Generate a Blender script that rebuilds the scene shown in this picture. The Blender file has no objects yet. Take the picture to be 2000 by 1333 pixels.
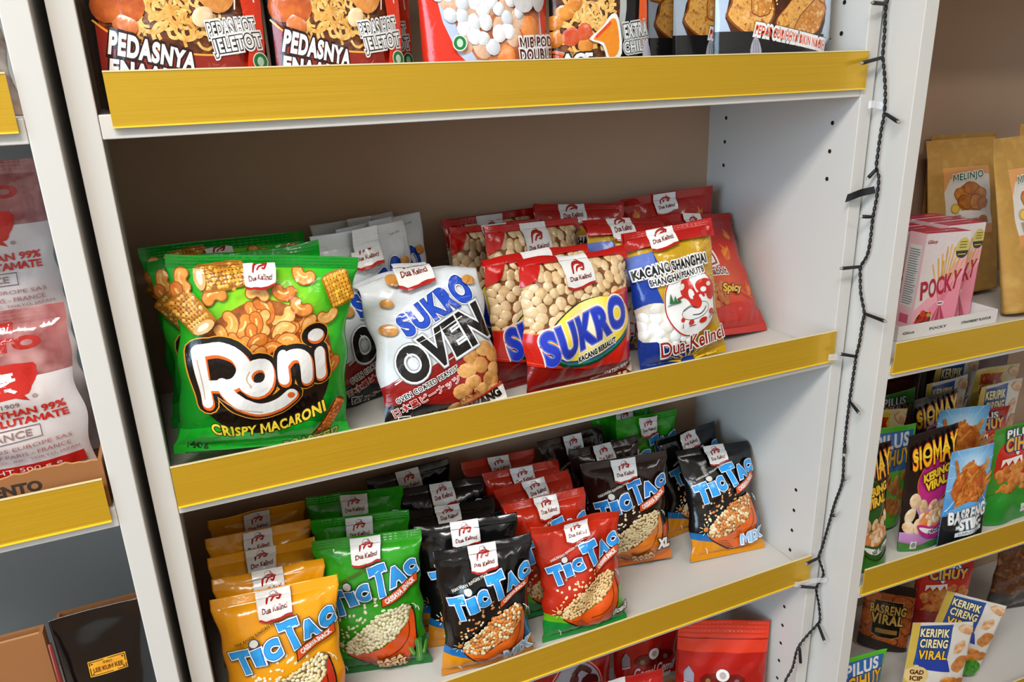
import bpy, bmesh, math, random
import numpy as np
from mathutils import Matrix, Euler, Vector
PI = math.pi
C = bpy.context.scene.collection
sc = bpy.context.scene
ZO = 1.05                      # height of the middle shelf above the floor
# ------------------------------------------------------------------ camera
cam = bpy.data.cameras.new('camera'); cam.sensor_width = 36.0; cam.lens = 36.0 * 1.4821 / 2.0
cam.clip_start = 0.02
cam.dof.use_dof = False
cam_o = bpy.data.objects.new('camera', cam); C.objects.link(cam_o)
cam_o.location = (0.0477, -0.6638, 0.3572 + ZO); cam_o.rotation_euler = (1.2375, 0.0348, -0.4119)
sc.camera = cam_o
sc.view_settings.view_transform = 'Standard'; sc.view_settings.look = 'None'
sc.view_settings.gamma = 1.0; sc.view_settings.use_curve_mapping = False
sc.view_settings.exposure = 0.24
# ------------------------------------------------------------------ world and lights
w = bpy.data.worlds.new('shop_ambient'); sc.world = w; w.use_nodes = True
w.node_tree.nodes['Background'].inputs[0].default_value = (0.93, 0.97, 1.0, 1)
w.node_tree.nodes['Background'].inputs[1].default_value = 0.04
def area(name, loc, rot, sx, sy, power, col):
    l = bpy.data.lights.new(name, 'AREA'); l.shape = 'RECTANGLE'; l.size = sx; l.size_y = sy
    l.energy = power; l.color = col
    o = bpy.data.objects.new(name, l); C.objects.link(o); o.location = loc; o.rotation_euler = rot
    return o
area('ceiling_panel_light', (-0.55, -1.05, 2.6), (0, 0, 0), 1.2, 0.35, 38, (1.0, 0.97, 0.92))
area('ceiling_panel_light', (-2.1, -1.25, 2.6), (0, 0, 0), 1.2, 0.35, 26, (1.0, 0.97, 0.93))
area('ceiling_panel_light', (1.3, -1.9, 2.6), (0, 0, 0), 1.2, 0.35, 14, (1.0, 0.97, 0.93))
area('shop_window_light', (-2.6, -1.5, 1.7), (PI/2, 0, math.radians(-65)), 1.6, 1.5, 54, (0.52, 0.76, 1.0))
# ------------------------------------------------------------------ helpers
def lin(h):
    h = h.lstrip('#'); r = []
    for i in (0, 2, 4):
        c = int(h[i:i+2], 16) / 255
        r.append(c / 12.92 if c <= 0.04045 else ((c + 0.055) / 1.055) ** 2.4)
    return (*r, 1)
MATS = {}
def mat(name, hexc, rough=0.4, spec=0.5, metal=0.0, coat=0.0, var=None, scale=8.0, bump=0.0, bscale=40.0, alpha=None, trans=0.0):
    """plain principled material; var = other colours mixed in by a noise on the print coordinates"""
    if name in MATS: return MATS[name]
    m = bpy.data.materials.new(name); m.use_nodes = True; nt = m.node_tree; b = nt.nodes['Principled BSDF']
    b.inputs['Base Color'].default_value = lin(hexc); b.inputs['Roughness'].default_value = rough
    b.inputs['Metallic'].default_value = metal; b.inputs['Specular IOR Level'].default_value = spec
    b.inputs['Coat Weight'].default_value = coat; b.inputs['Coat Roughness'].default_value = 0.12
    if trans: b.inputs['Transmission Weight'].default_value = trans
    if alpha is not None: b.inputs['Alpha'].default_value = alpha
    if var or bump:
        tc = nt.nodes.new('ShaderNodeTexCoord'); out = tc.outputs['UV']
    if var:
        n = nt.nodes.new('ShaderNodeTexNoise'); n.inputs['Scale'].default_value = scale; n.inputs['Detail'].default_value = 3
        nt.links.new(out, n.inputs['Vector'])
        r = nt.nodes.new('ShaderNodeValToRGB'); cols = [hexc] + list(var)
        el = r.color_ramp.elements
        while len(el) < len(cols): el.new(0.5)
        for i, c in enumerate(cols):
            el[i].position = 0.32 + 0.36 * i / (len(cols) - 1); el[i].color = lin(c)
        nt.links.new(n.outputs['Fac'], r.inputs['Fac']); nt.links.new(r.outputs['Color'], b.inputs['Base Color'])
    if bump:
        n2 = nt.nodes.new('ShaderNodeTexNoise'); n2.inputs['Scale'].default_value = bscale; n2.inputs['Detail'].default_value = 2; n2.inputs['Distortion'].default_value = 1.2
        nt.links.new(out, n2.inputs['Vector'])
        bp = nt.nodes.new('ShaderNodeBump'); bp.inputs['Strength'].default_value = bump; bp.inputs['Distance'].default_value = 0.001
        nt.links.new(n2.outputs['Fac'], bp.inputs['Height']); nt.links.new(bp.outputs['Normal'], b.inputs['Normal'])
    MATS[name] = m
    return m
GLOSS = 0.2; CRINKLE = 0.55
def ink(h, rough=None):
    """glossy printed film of one colour"""
    return mat('ink_' + h + ('' if rough is None else '_%d' % (rough * 100)), h, GLOSS if rough is None else rough, 0.5, coat=0.25, bump=CRINKLE, bscale=8)
def food(h, *var, scale=30.0):
    return mat('food_print_' + h + '_' + '_'.join(var), h, GLOSS + 0.05, 0.5, coat=0.2, var=var, scale=scale, bump=CRINKLE, bscale=8)
def radial(name, cx, cy, stops, rough=GLOSS):
    """printed radial colour blend around a point of the print (mm)"""
    if name in MATS: return MATS[name]
    m = bpy.data.materials.new(name); m.use_nodes = True; nt = m.node_tree; b = nt.nodes['Principled BSDF']
    b.inputs['Roughness'].default_value = rough; b.inputs['Coat Weight'].default_value = 0.25
    tc = nt.nodes.new('ShaderNodeTexCoord'); d = nt.nodes.new('ShaderNodeVectorMath'); d.operation = 'DISTANCE'
    d.inputs[1].default_value = (cx / 100, cy / 100, 0); nt.links.new(tc.outputs['UV'], d.inputs[0])
    r = nt.nodes.new('ShaderNodeValToRGB'); el = r.color_ramp.elements
    while len(el) < len(stops): el.new(0.5)
    for i, (p, c) in enumerate(stops): el[i].position = p / 100; el[i].color = lin(c)
    nt.links.new(d.outputs['Value'], r.inputs['Fac']); nt.links.new(r.outputs['Color'], b.inputs['Base Color'])
    n2 = nt.nodes.new('ShaderNodeTexNoise'); n2.inputs['Scale'].default_value = 8; n2.inputs['Detail'].default_value = 2; n2.inputs['Distortion'].default_value = 1.2
    nt.links.new(tc.outputs['UV'], n2.inputs['Vector']); bp = nt.nodes.new('ShaderNodeBump'); bp.inputs['Strength'].default_value = CRINKLE; bp.inputs['Distance'].default_value = 0.001
    nt.links.new(n2.outputs['Fac'], bp.inputs['Height']); nt.links.new(bp.outputs['Normal'], b.inputs['Normal'])
    MATS[name] = m
    return m
def empty(name, loc=(0, 0, 0), rot=(0, 0, 0), label=None, cat=None, group=None):
    o = bpy.data.objects.new(name, None); C.objects.link(o); o.location = loc; o.rotation_euler = rot
    o.empty_display_size = 0.02
    if label: o['label'] = label
    if cat: o['category'] = cat
    if group: o['group'] = group
    return o
def meshobj(name, verts, faces, mats, parent=None, midx=None, smooth=False, uv=None):
    me = bpy.data.meshes.new(name); me.from_pydata(verts, [], faces)
    for m in (mats if isinstance(mats, (list, tuple)) else [mats]): me.materials.append(m)
    if midx is not None: me.polygons.foreach_set('material_index', np.asarray(midx, dtype=np.int32))
    if smooth is not False: me.polygons.foreach_set('use_smooth', np.full(len(me.polygons), True) if smooth is True else np.asarray(smooth, dtype=bool))
    if uv is not None:
        li = np.empty(len(me.loops), dtype=np.int32); me.loops.foreach_get('vertex_index', li)
        me.uv_layers.new(name='print'); me.uv_layers[0].data.foreach_set('uv', np.asarray(uv)[li].astype(np.float32).ravel())
    me.update()
    o = bpy.data.objects.new(name, me); C.objects.link(o)
    if parent: o.parent = parent
    return o
class MB:
    """collects boxes, tubes and polygons into one mesh"""
    def __init__(s): s.v = []; s.f = []; s.m = []
    def add(s, v, f, m=0):
        k = len(s.v); s.v += [tuple(p) for p in v]; s.f += [[k + i for i in q] for q in f]; s.m += [m] * len(f)
    def box(s, x0, y0, z0, x1, y1, z1, m=0, bev=0.0):
        if bev <= 0:
            v = [(x0,y0,z0),(x1,y0,z0),(x1,y1,z0),(x0,y1,z0),(x0,y0,z1),(x1,y0,z1),(x1,y1,z1),(x0,y1,z1)]
            s.add(v, [(0,3,2,1),(4,5,6,7),(0,1,5,4),(1,2,6,5),(2,3,7,6),(3,0,4,7)], m); return
        bm = bmesh.new(); bmesh.ops.create_cube(bm, size=1)
        for q in bm.verts: q.co = Vector(((x0+x1)/2 + q.co.x*(x1-x0), (y0+y1)/2 + q.co.y*(y1-y0), (z0+z1)/2 + q.co.z*(z1-z0)))
        bmesh.ops.bevel(bm, geom=list(bm.edges), offset=bev, segments=2, affect='EDGES', profile=0.5)
        bm.verts.index_update(); s.add([q.co for q in bm.verts], [[q.index for q in f.verts] for f in bm.faces], m); bm.free()
    def tube(s, pts, r, n=8, m=0, cap=True):
        pts = [Vector(p) for p in pts]; rr = r if isinstance(r, (list, tuple)) else [r] * len(pts)
        k = len(s.v); up = Vector((0.31, 0.2, 0.93)).normalized(); T = None
        for i, p in enumerate(pts):
            t = (pts[min(i+1, len(pts)-1)] - pts[max(i-1, 0)]).normalized()
            a = (t.cross(up) if T is None else T - t * T.dot(t)).normalized(); T = a; b = t.cross(a)
            for j in range(n):
                th = 2 * PI * j / n; s.v.append(tuple(p + (a * math.cos(th) + b * math.sin(th)) * rr[i]))
        for i in range(len(pts) - 1):
            for j in range(n):
                s.f.append([k+i*n+j, k+i*n+(j+1) % n, k+(i+1)*n+(j+1) % n, k+(i+1)*n+j]); s.m.append(m)
        if cap:
            s.f.append([k + j for j in range(n)][::-1]); s.f.append([k + (len(pts)-1)*n + j for j in range(n)]); s.m += [m, m]
    def build(s, name, mats, parent=None, smooth=False): return meshobj(name, s.v, s.f, mats, parent, s.m, smooth)

# ------------------------------------------------------------------ printed art (millimetres on the flat pack)
TXT = {}
def glyphs(body, res, off=0.0, sp=1.0):
    """flat lettering: vertices, faces and the island number of every vertex"""
    off = round(off, 3); key = (body, res, off, sp); orig = body
    if key in TXT: return TXT[key]
    if 'M' in body and not any(ch in body for ch in 'ij%:;"'): body = body.replace('M', 'N')
    cu = bpy.data.curves.new('lettering', 'FONT'); cu.body = body; cu.resolution_u = res; cu.fill_mode = 'FRONT'; cu.offset = off; cu.space_character = sp
    o = bpy.data.objects.new('lettering', cu); C.objects.link(o)
    dg = bpy.context.evaluated_depsgraph_get(); ev = o.evaluated_get(dg); me = ev.to_mesh()
    v = np.array([q.co[:2] for q in me.vertices]).reshape(-1, 2); f = [list(p.vertices) for p in me.polygons]
    ev.to_mesh_clear(); bpy.data.objects.remove(o); bpy.data.curves.remove(cu)
    par = list(range(len(v)))
    def find(a):
        while par[a] != a: par[a] = par[par[a]]; a = par[a]
        return a
    for q in f:
        for a in q[1:]: par[find(a)] = find(q[0])
    roots = {}
    for a in range(len(v)): roots.setdefault(find(a), []).append(a)
    isl = np.zeros(len(v))
    for k, (r, m) in enumerate(sorted(roots.items(), key=lambda z: v[z[1]].min(0)[0])): isl[m] = k % 3
    if 'M' in orig and not any(ch in orig for ch in 'ij%:;"'):
        # the M is drawn as a polygon of its own in the place of a stand-in letter
        bv, bf, bi = (v, f, isl) if off == 0 else glyphs(orig, res, 0.0, sp); letters = [ch for ch in orig if ch != ' ']
        order = sorted(roots.values(), key=lambda z: v[z].min(0)[0]); drop = set(); nv = [tuple(q) for q in v]; nf = list(f); ni = list(isl)
        if len(order) == len(letters):
            if off == 0: TXT['box', key] = [(v[m].min(0), v[m].max(0)) for m in order]
            boxes = TXT['box', (orig, res, 0.0, sp)]
            for k, ch in enumerate(letters):
                if ch != 'M': continue
                drop |= set(order[k]); (xa, ya), (xb, yb) = boxes[k]; xa -= .03; xb += .03; t = .092 + 2*off; x0, x1, y0, y1 = xa-off, xb+off, ya-off, yb+off; xm = (xa+xb)/2
                yT = ya + (yb-ya)*.34 + off*1.2; yB = yT - t*1.35; yS = y1 - t*1.5
                pts = [(x0, y0), (x0+t, y0), (x0+t, yS), (xm, yB), (x1-t, yS), (x1-t, y0), (x1, y0), (x1, y1), (x1-t*.95, y1), (xm, yT), (x0+t*.95, y1), (x0, y1)]
                b = len(nv); nv += pts; ni += [k % 3]*12; nf += [[b, b+1, b+2, b+11], [b+11, b+2, b+3, b+9, b+10], [b+3, b+4, b+7, b+8, b+9], [b+4, b+5, b+6, b+7]]
            nf = [q for q in nf if not (set(q) & drop)]; used = sorted({a for q in nf for a in q}); mp = {a: n for n, a in enumerate(used)}
            v = np.array([nv[a] for a in used]); isl = np.array([ni[a] for a in used]); f = [[mp[a] for a in q] for q in nf]
    TXT[key] = (v, f, isl)
    return TXT[key]
def inpoly(p, poly):
    x, y = p; c = False; n = len(poly)
    for i in range(n):
        x1, y1 = poly[i]; x2, y2 = poly[i - 1]
        if (y1 > y) != (y2 > y) and x < (x2 - x1) * (y - y1) / (y2 - y1) + x1: c = not c
    return c
def smoothpts(pts, n=6, closed=False):
    pts = [np.array(p, float) for p in pts]; out = []; L = len(pts)
    for i in range(L if closed else L - 1):
        p0 = pts[(i-1) % L] if closed or i > 0 else pts[0]; p1 = pts[i]; p2 = pts[(i+1) % L]
        p3 = pts[(i+2) % L] if closed or i + 2 < L else pts[-1]
        for k in range(n):
            t = k / n; out.append(0.5 * ((2*p1) + (p2-p0)*t + (2*p0-5*p1+4*p2-p3)*t*t + (3*p1-p0-3*p2+p3)*t**3))
    if not closed: out.append(pts[-1])
    return [tuple(p) for p in out]
class Art:
    STEP = 0.06
    def __init__(s, w, h): s.w = w; s.h = h; s.items = []; s.n = 1
    def _add(s, v, f, m, lift=None, hold=False):
        v = np.asarray(v, float); l = np.full(len(v), s.n * s.STEP) if lift is None else s.n * s.STEP + np.asarray(lift)
        s.items.append((np.column_stack([v, l]), f, m))
        s.n += hold if isinstance(hold, float) else (0 if hold == 'stay' else 0.3 if hold else 1)
    def shift(s, dy): s.items = [(np.column_stack([v[:, 0], np.where(v[:, 1] > 1, np.maximum(v[:, 1] + dy, 0), v[:, 1]), v[:, 2]]), f, m) for v, f, m in s.items]
    def poly(s, pts, m, smooth=0, hold=False):
        if smooth: pts = smoothpts(pts, smooth, True)
        s._add(pts, [list(range(len(pts)))], m, hold=hold)
    def rect(s, x0, y0, x1, y1, m, rot=0, hold=False):
        cx, cy = (x0+x1)/2, (y0+y1)/2; c, q = math.cos(math.radians(rot)), math.sin(math.radians(rot))
        s.poly([(cx+(x-cx)*c-(y-cy)*q, cy+(x-cx)*q+(y-cy)*c) for x, y in ((x0,y0),(x1,y0),(x1,y1),(x0,y1))], m, hold=hold)
    def all(s, m, y0=None, y1=None): s.rect(-s.w/2-1, 0 if y0 is None else y0, s.w/2+1, s.h if y1 is None else y1, m)
    def ell(s, cx, cy, rx, ry, m, rot=0, n=20, dome=0, hold=False, extra=0):
        c, q = math.cos(math.radians(rot)), math.sin(math.radians(rot)); v = []; l = []; f = []
        rings = [(1, 0), (0.72, 0.6), (0.35, 0.92)] if dome else [(1, 0)]
        for r, hh in rings:
            for i in range(n):
                a = 2*PI*i/n; x, y = rx*r*math.cos(a), ry*r*math.sin(a); v.append((cx+x*c-y*q, cy+x*q+y*c)); l.append(hh*dome+extra)
        for k in range(len(rings) - 1):
            for i in range(n): f.append([k*n+i, k*n+(i+1) % n, (k+1)*n+(i+1) % n, (k+1)*n+i])
        f.append([(len(rings)-1)*n + i for i in range(n)])
        s._add(v, f, m, l, hold)
        if dome and not hold: s.n += (dome + .05) / s.STEP
    def stroke(s, pts, wd, m, smooth=0, closed=False, hold=False, cap=True, extra=0):
        if smooth: pts = smoothpts(pts, smooth, closed)
        if closed: pts = list(pts) + [pts[0]]
        P = [np.array(p, float) for p in pts]; N = len(P); ws = [wd] * N if not isinstance(wd, (list, tuple)) else [wd[0] + (wd[1]-wd[0])*i/(N-1) for i in range(N)]
        v = []; f = []
        for i in range(N):
            if closed and i in (0, N - 1): t = P[1] - P[-2]
            else: t = P[min(i+1, N-1)] - P[max(i-1, 0)]
            t = t / (np.linalg.norm(t) + 1e-9); nn = np.array([-t[1], t[0]]); r = ws[i] / 2
            v += [tuple(P[i] + nn*r), tuple(P[i] - nn*r)]
        for i in range(N - 1): f.append([2*i+1, 2*i+3, 2*i+2, 2*i])
        if cap and not closed:
            for i, j in ((0, 1), (N-1, N-2)):
                t = P[i] - P[j]; a0 = math.atan2(t[1], t[0]); k = len(v); r = ws[i] / 2
                v += [(P[i][0]+r*math.cos(a0-PI/2+PI*q/6), P[i][1]+r*math.sin(a0-PI/2+PI*q/6)) for q in range(7)]
                f.append(list(range(k, k+7)))
        s._add(v, f, m, [extra]*len(v), hold)
    def ring(s, cx, cy, rx, ry, wd, m, rot=0, n=28):
        c, q = math.cos(math.radians(rot)), math.sin(math.radians(rot))
        s.stroke([(cx+rx*math.cos(2*PI*i/n)*c-ry*math.sin(2*PI*i/n)*q, cy+rx*math.cos(2*PI*i/n)*q+ry*math.sin(2*PI*i/n)*c) for i in range(n)], wd, m, closed=True)
    def text(s, body, cx, cy, w, m, h=None, rot=0, arc=0, shear=0, taper=0, bold=0, out=(), res=2, wave=0, sp=1.0):
        v, f, _i = glyphs(body, res, 0.0, sp); lo, hi = v.min(0), v.max(0); sx = w / (hi[0]-lo[0]); sy = sx if h is None else h / (hi[1]-lo[1])
        c, q = math.cos(math.radians(rot)), math.sin(math.radians(rot)); res = max(res, 5 if (hi[1]-lo[1])*sy > 12 else 3 if (hi[1]-lo[1])*sy > 7 else 2)
        def layer(mm, b):
            v, f, isl = glyphs(body, res, b / (0.4*sx + 0.6*sy), sp); u = (v - (lo+hi)/2) * [sx, sy]
            x = u[:, 0] + u[:, 1] * shear; y = u[:, 1] * (1 + taper * u[:, 0] / w * 2) + arc * (2*u[:, 0]/w)**2 + wave * np.sin(u[:, 0] / w * 2 * PI)
            s._add(np.column_stack([cx + x*c - y*q, cy + x*q + y*c]), f, mm, 0.022*isl)
        for mm, r in out: layer(mm, r + bold)
        layer(m, bold)
    def peas(s, poly, n, r0, r1, mats, dome=0, asp=(0.8, 1.0), gap=1.5, seed=1, order='y', nv=9):
        rng = random.Random(seed); xs = [p[0] for p in poly]; ys = [p[1] for p in poly]; pts = []
        for _ in range(n * 25):
            p = (rng.uniform(min(xs), max(xs)), rng.uniform(min(ys), max(ys)))
            if not inpoly(p, poly): continue
            if all((p[0]-q[0])**2 + (p[1]-q[1])**2 > (gap*r0)**2 for q in pts): pts.append(p)
            if len(pts) >= n: break
        pts.sort(key=lambda q: -q[1])
        for i, p in enumerate(pts):
            r = rng.uniform(r0, r1)
            s.ell(p[0], p[1], r, r*rng.uniform(*asp), rng.choice(mats), rng.uniform(0, 180), nv, dome, 'stay', extra=0.03*(i % 5))
        s.n += 3 + dome / s.STEP
    def noodles(s, poly, n, wd, mats, seed=1, size=9):
        rng = random.Random(seed); xs = [p[0] for p in poly]; ys = [p[1] for p in poly]; k = 0
        for _ in range(n * 20):
            p = (rng.uniform(min(xs), max(xs)), rng.uniform(min(ys), max(ys)))
            if not inpoly(p, poly): continue
            a = rng.uniform(0, 2*PI); r = size * rng.uniform(0.5, 1); q = [p]
            cv = rng.choice([-1, 1]) * rng.uniform(0.5, 1.2)
            for _j in range(6):
                a += cv; q.append((q[-1][0] + r*0.5*math.cos(a), q[-1][1] + r*0.5*math.sin(a)))
                if rng.random() < 0.25: cv = -cv
            q = [z for z in q if inpoly(z, poly)]
            if len(q) < 3: continue
            s.stroke(q, wd*rng.uniform(0.8, 1.2), rng.choice(mats), 3, hold='stay', cap=False, extra=0.02*(k % 30)); k += 1
            if k >= n: break
        s.n += 12
    def blobs(s, items, mats, edge=None, seed=3, dome=0):
        rng = random.Random(seed)
        for i, (x, y, rx, ry, rot) in enumerate(items):
            N = 14; ph = [rng.uniform(0.86, 1.1) for _ in range(N)]; c, q = math.cos(math.radians(rot)), math.sin(math.radians(rot))
            pts = [(x + rx*ph[k]*math.cos(2*PI*k/N)*c - ry*ph[k]*math.sin(2*PI*k/N)*q, y + rx*ph[k]*math.cos(2*PI*k/N)*q + ry*ph[k]*math.sin(2*PI*k/N)*c) for k in range(N)]
            if edge is not None: s.poly([(x + (a-x)*1.09, y + (b-y)*1.09) for a, b in pts], edge, 2)
            s.poly(pts, mats[i % len(mats)], 2)

# ------------------------------------------------------------------ packs
class Design:
    def __init__(s, w, h, base, sb=9, st=11, T=36, p=2.6, kind='pillow', back=None, cap=None, wr=1.0, ears=0.10, zig=0.22, step=4.6):
        s.__dict__.update(locals()); s.art = Art(w, h); s.cut = None
    def finish(s):
        if s.cut: return s.cut
        n = max(10, int(s.w / s.step)); t = np.linspace(-1, 1, n + 1)
        s.xs = (0.35*t + 0.65*np.sin(t*PI/2)) * s.w/2
        rows = []
        if s.sb: rows += list(np.linspace(0, s.sb, 5))[:-1]
        m = max(8, int((s.h - s.sb - s.st) / s.step)); rows += list(np.linspace(s.sb, s.h - s.st, m + 1))
        if s.st: rows += list(np.linspace(s.h - s.st, s.h, 9))[1:]
        s.ys = np.array(rows)
        bm = bmesh.new(); mats = []; mi = {}
        for v, f, m_ in s.art.items:
            if m_.name not in mi: mi[m_.name] = len(mats); mats.append(m_)
            vs = [bm.verts.new(q) for q in v]
            for q in f:
                try: fc = bm.faces.new([vs[i] for i in q]); fc.material_index = mi[m_.name]
                except ValueError: pass
        for ax, arr in ((0, s.xs), (1, s.ys)):
            for i, val in enumerate(arr):
                co = [0, 0, 0]; no = [0, 0, 0]; co[ax] = float(val); no[ax] = 1.0
                bmesh.ops.bisect_plane(bm, geom=bm.verts[:]+bm.edges[:]+bm.faces[:], dist=1e-4, plane_co=co, plane_no=no,
                                       clear_inner=(i == 0), clear_outer=(i == len(arr)-1))
        bmesh.ops.triangulate(bm, faces=bm.faces[:]); bm.normal_update()
        for fc in bm.faces:
            if fc.normal.z < 0: fc.normal_flip()
        bm.verts.index_update(); V = [tuple(q.co) for q in bm.verts]; F0 = [[q.index for q in fc.verts] for fc in bm.faces]
        M0 = [fc.material_index for fc in bm.faces]; cc = np.array([fc.calc_center_median()[:2] for fc in bm.faces]).reshape(-1, 2); bm.free()
        ci = np.clip(np.searchsorted(s.xs, cc[:, 0], side='right') - 1, 0, len(s.xs)-2); cj = np.clip(np.searchsorted(s.ys, cc[:, 1], side='right') - 1, 0, len(s.ys)-2)
        F = []; FM = []; FY = []; cutv = {}
        for k, q in enumerate(F0):
            x0, x1 = s.xs[ci[k]], s.xs[ci[k]+1]; y0, y1 = s.ys[cj[k]], s.ys[cj[k]+1]
            d = [(V[a][0]-x0)/(x1-x0) - (V[a][1]-y0)/(y1-y0) for a in q]; d = [0 if abs(z) < 1e-4 else z for z in d]
            if min(d) < 0 < max(d):
                pa = []; pb = []
                for a in range(3):
                    b = (a+1) % 3
                    if d[a] >= 0: pa.append(q[a])
                    if d[a] <= 0: pb.append(q[a])
                    if d[a]*d[b] < 0:
                        key = (min(q[a], q[b]), max(q[a], q[b]))
                        if key not in cutv:
                            t = d[a]/(d[a]-d[b]); cutv[key] = len(V); V.append(tuple(V[q[a]][z] + t*(V[q[b]][z]-V[q[a]][z]) for z in range(3)))
                        pa.append(cutv[key]); pb.append(cutv[key])
                new = [z for z in (pa, pb) if len(z) > 2]
            else: new = [q]
            for z in new: F.append(z); FM.append(M0[k]); FY.append(cc[k, 1])
        V = np.array(V).reshape(-1, 3); FM = np.array(FM, dtype=np.int32); FY = np.array(FY)
        s.mats = mats
        if len(V):
            i = np.clip(np.searchsorted(s.xs, V[:, 0], side='right') - 1, 0, len(s.xs)-2); j = np.clip(np.searchsorted(s.ys, V[:, 1], side='right') - 1, 0, len(s.ys)-2)
            fu = (V[:, 0]-s.xs[i])/(s.xs[i+1]-s.xs[i]); fv = (V[:, 1]-s.ys[j])/(s.ys[j+1]-s.ys[j])
        else: i = j = np.zeros(0, int); fu = fv = np.zeros(0)
        parts = [('body', s.sb, s.h - s.st)]
        if s.st: parts.append(('top_seal', s.h - s.st, s.h))
        if s.sb: parts.append(('bottom_seal', 0, s.sb))
        P = []
        for nm, a, b in parts:
            sel = [k for k in range(len(F)) if a <= FY[k] <= b]; used = {}; order = []; faces = []
            for k in sel:
                q = []
                for vi in F[k]:
                    if vi not in used: used[vi] = len(order); order.append(vi)
                    q.append(used[vi])
                faces.append(q)
            P.append((nm, int(np.argmin(abs(s.ys-a))), int(np.argmin(abs(s.ys-b))), np.array(order, dtype=int), faces, FM[sel] if sel else np.zeros(0, np.int32)))
        s.cut = (V, i, j, fu, fv, P)
        return s.cut

def fold_map(d, H, yb, L, ang):
    """bend the sheet backwards above height yb by ang over length L: returns height, depth, normal angle"""
    if abs(ang) < 1e-3: return H, np.zeros_like(H), np.zeros_like(H)
    r = L / ang; t = np.clip(H - yb, 0, L); a = t / r
    y = np.minimum(H, yb) + r*np.sin(a); z = r*(1-np.cos(a)); ex = np.clip(H - yb - L, 0, None)
    return y + ex*math.cos(ang), z + ex*math.sin(ang), a
def surface(ds, seed, T, fold, side, wr, sx, sz):
    rng = np.random.default_rng(seed); X, Y = np.meshgrid(ds.xs, ds.ys); u = X/(ds.w/2); v = Y/ds.h; k = ds.kind
    v0, v1 = ds.sb/ds.h, 1 - ds.st/ds.h; t = np.clip((v-v0)/(v1-v0), 0, 1)
    if k == 'pillow':
        f = np.sin(PI*t**0.85)**0.6; dep = 0.3 + T/2 * f * (1-np.abs(u)**ds.p)**0.75
    elif k == 'doy':
        f = np.clip(1 - v/0.93, 0, 1)**0.75; dep = 0.35 + T/2 * f * (1-np.abs(u)**2.4)**0.6
    else:
        f = np.ones_like(v); dep = np.full_like(v, T/2)
    XX = X * (1 - (ds.ears * f if k == 'pillow' else 0.015*f if k == 'doy' else 0))
    if k != 'box':
        win = np.clip(1-u**8, 0, 1) * np.clip(f*1.6, 0, 1); W = np.zeros_like(v); soft = lambda q: np.sign(np.sin(q))*np.abs(np.sin(q))**0.7
        for _ in range(4):
            a = rng.uniform(0, 2*PI); wl = rng.uniform(34, 70); W += 0.75*np.sin((X*math.cos(a)+Y*math.sin(a))*2*PI/wl + rng.uniform(0, 6))
        for _ in range(16):
            x0 = rng.uniform(-ds.w/2, ds.w/2); y0 = rng.choice([rng.uniform(0.04, 0.3), rng.uniform(0.3, 0.7), rng.uniform(0.66, 0.95), rng.uniform(0.66, 0.95)])*ds.h
            a = rng.uniform(0, PI); nx, ny = math.cos(a), math.sin(a); q = (X-x0)*nx+(Y-y0)*ny; l = -(X-x0)*ny+(Y-y0)*nx
            W += rng.choice([-1, 1])*rng.uniform(0.6, 1.5)*np.exp(-np.abs(q/rng.uniform(3.0, 5.5))**1.5 - (l/rng.uniform(10, 26))**2)
        ph = rng.uniform(0, 6, 4); lam = rng.uniform(10, 17, 2); sl = rng.uniform(-.5, .5, 2)
        if k == 'pillow':
            W += 1.9*np.exp(-np.abs(v1-v)*ds.h/15)*soft(2*PI*(X+sl[0]*(Y-v1*ds.h))/lam[0]+ph[0]) + 1.7*np.exp(-np.abs(v-v0)*ds.h/13)*soft(2*PI*(X+sl[1]*Y)/lam[1]+ph[1])
            XX = XX + np.sign(u)*np.abs(u)**6*f*wr*(1.5*np.sin(Y/rng.uniform(5, 9)+ph[2]) + 1.2*np.sin(Y/rng.uniform(12, 20)+ph[3]))
        dep = dep + wr*ds.wr*W*win*(1 if side < 0 else 0.6)
        if side > 0: pass
        dep = np.maximum(dep, 0.25)
        if ds.zig and ds.st:
            idx = np.arange(len(ds.ys)); z = np.where(idx % 2 == 0, ds.zig, -ds.zig)
            inseal = (ds.ys > ds.h-ds.st+0.3) | (ds.ys < ds.sb-0.3); zz = np.where(inseal, z, 0)[:, None]*(1-np.abs(u)**8)
        else: zz = 0
        # the seals are never quite flat
        p2 = rng.uniform(0, 6, 3); wv = np.clip((v-v1+0.07)/0.14, 0, 1.2)*(2.2*np.sin(u*rng.uniform(2, 4)+p2[0]) + 0.9*np.sin(u*rng.uniform(6, 10)+p2[1]) + rng.uniform(-30, 30)*np.clip(np.abs(u)-.55, 0, 1)**1.6*np.sign(np.sin(p2[2])*2+u))*wr*(1 if k == 'pillow' else .35)
    else: zz = 0; wv = 0
    if fold: HH, back, ang = fold_map(None, Y, fold[0]*ds.h, fold[1]*ds.h, fold[2])
    else: HH, back, ang = Y, np.zeros_like(Y), np.zeros_like(Y)
    if k == 'pillow':
        q = rng.uniform(-1, 1, 4); Y = Y + np.clip((v-v1+.1)/.2, 0, 1)*wr*(2.6*q[0]*u + (1.5 + 3.5*abs(q[1]))*u**4 - .6 + 1.3*np.sin(u*4*q[2]+q[3]*3))
    off = (side*dep + zz + wv)           # signed depth, front negative
    P = np.stack([XX*sx, (back + off*np.cos(ang)), (HH - off*np.sin(ang))*sz], -1)
    return P/1000.0
def grid_normals(G):
    n = np.cross(np.gradient(G, axis=1), np.gradient(G, axis=0)); return n/(np.linalg.norm(n, axis=-1, keepdims=True)+1e-12)
SEED = [0]
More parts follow.
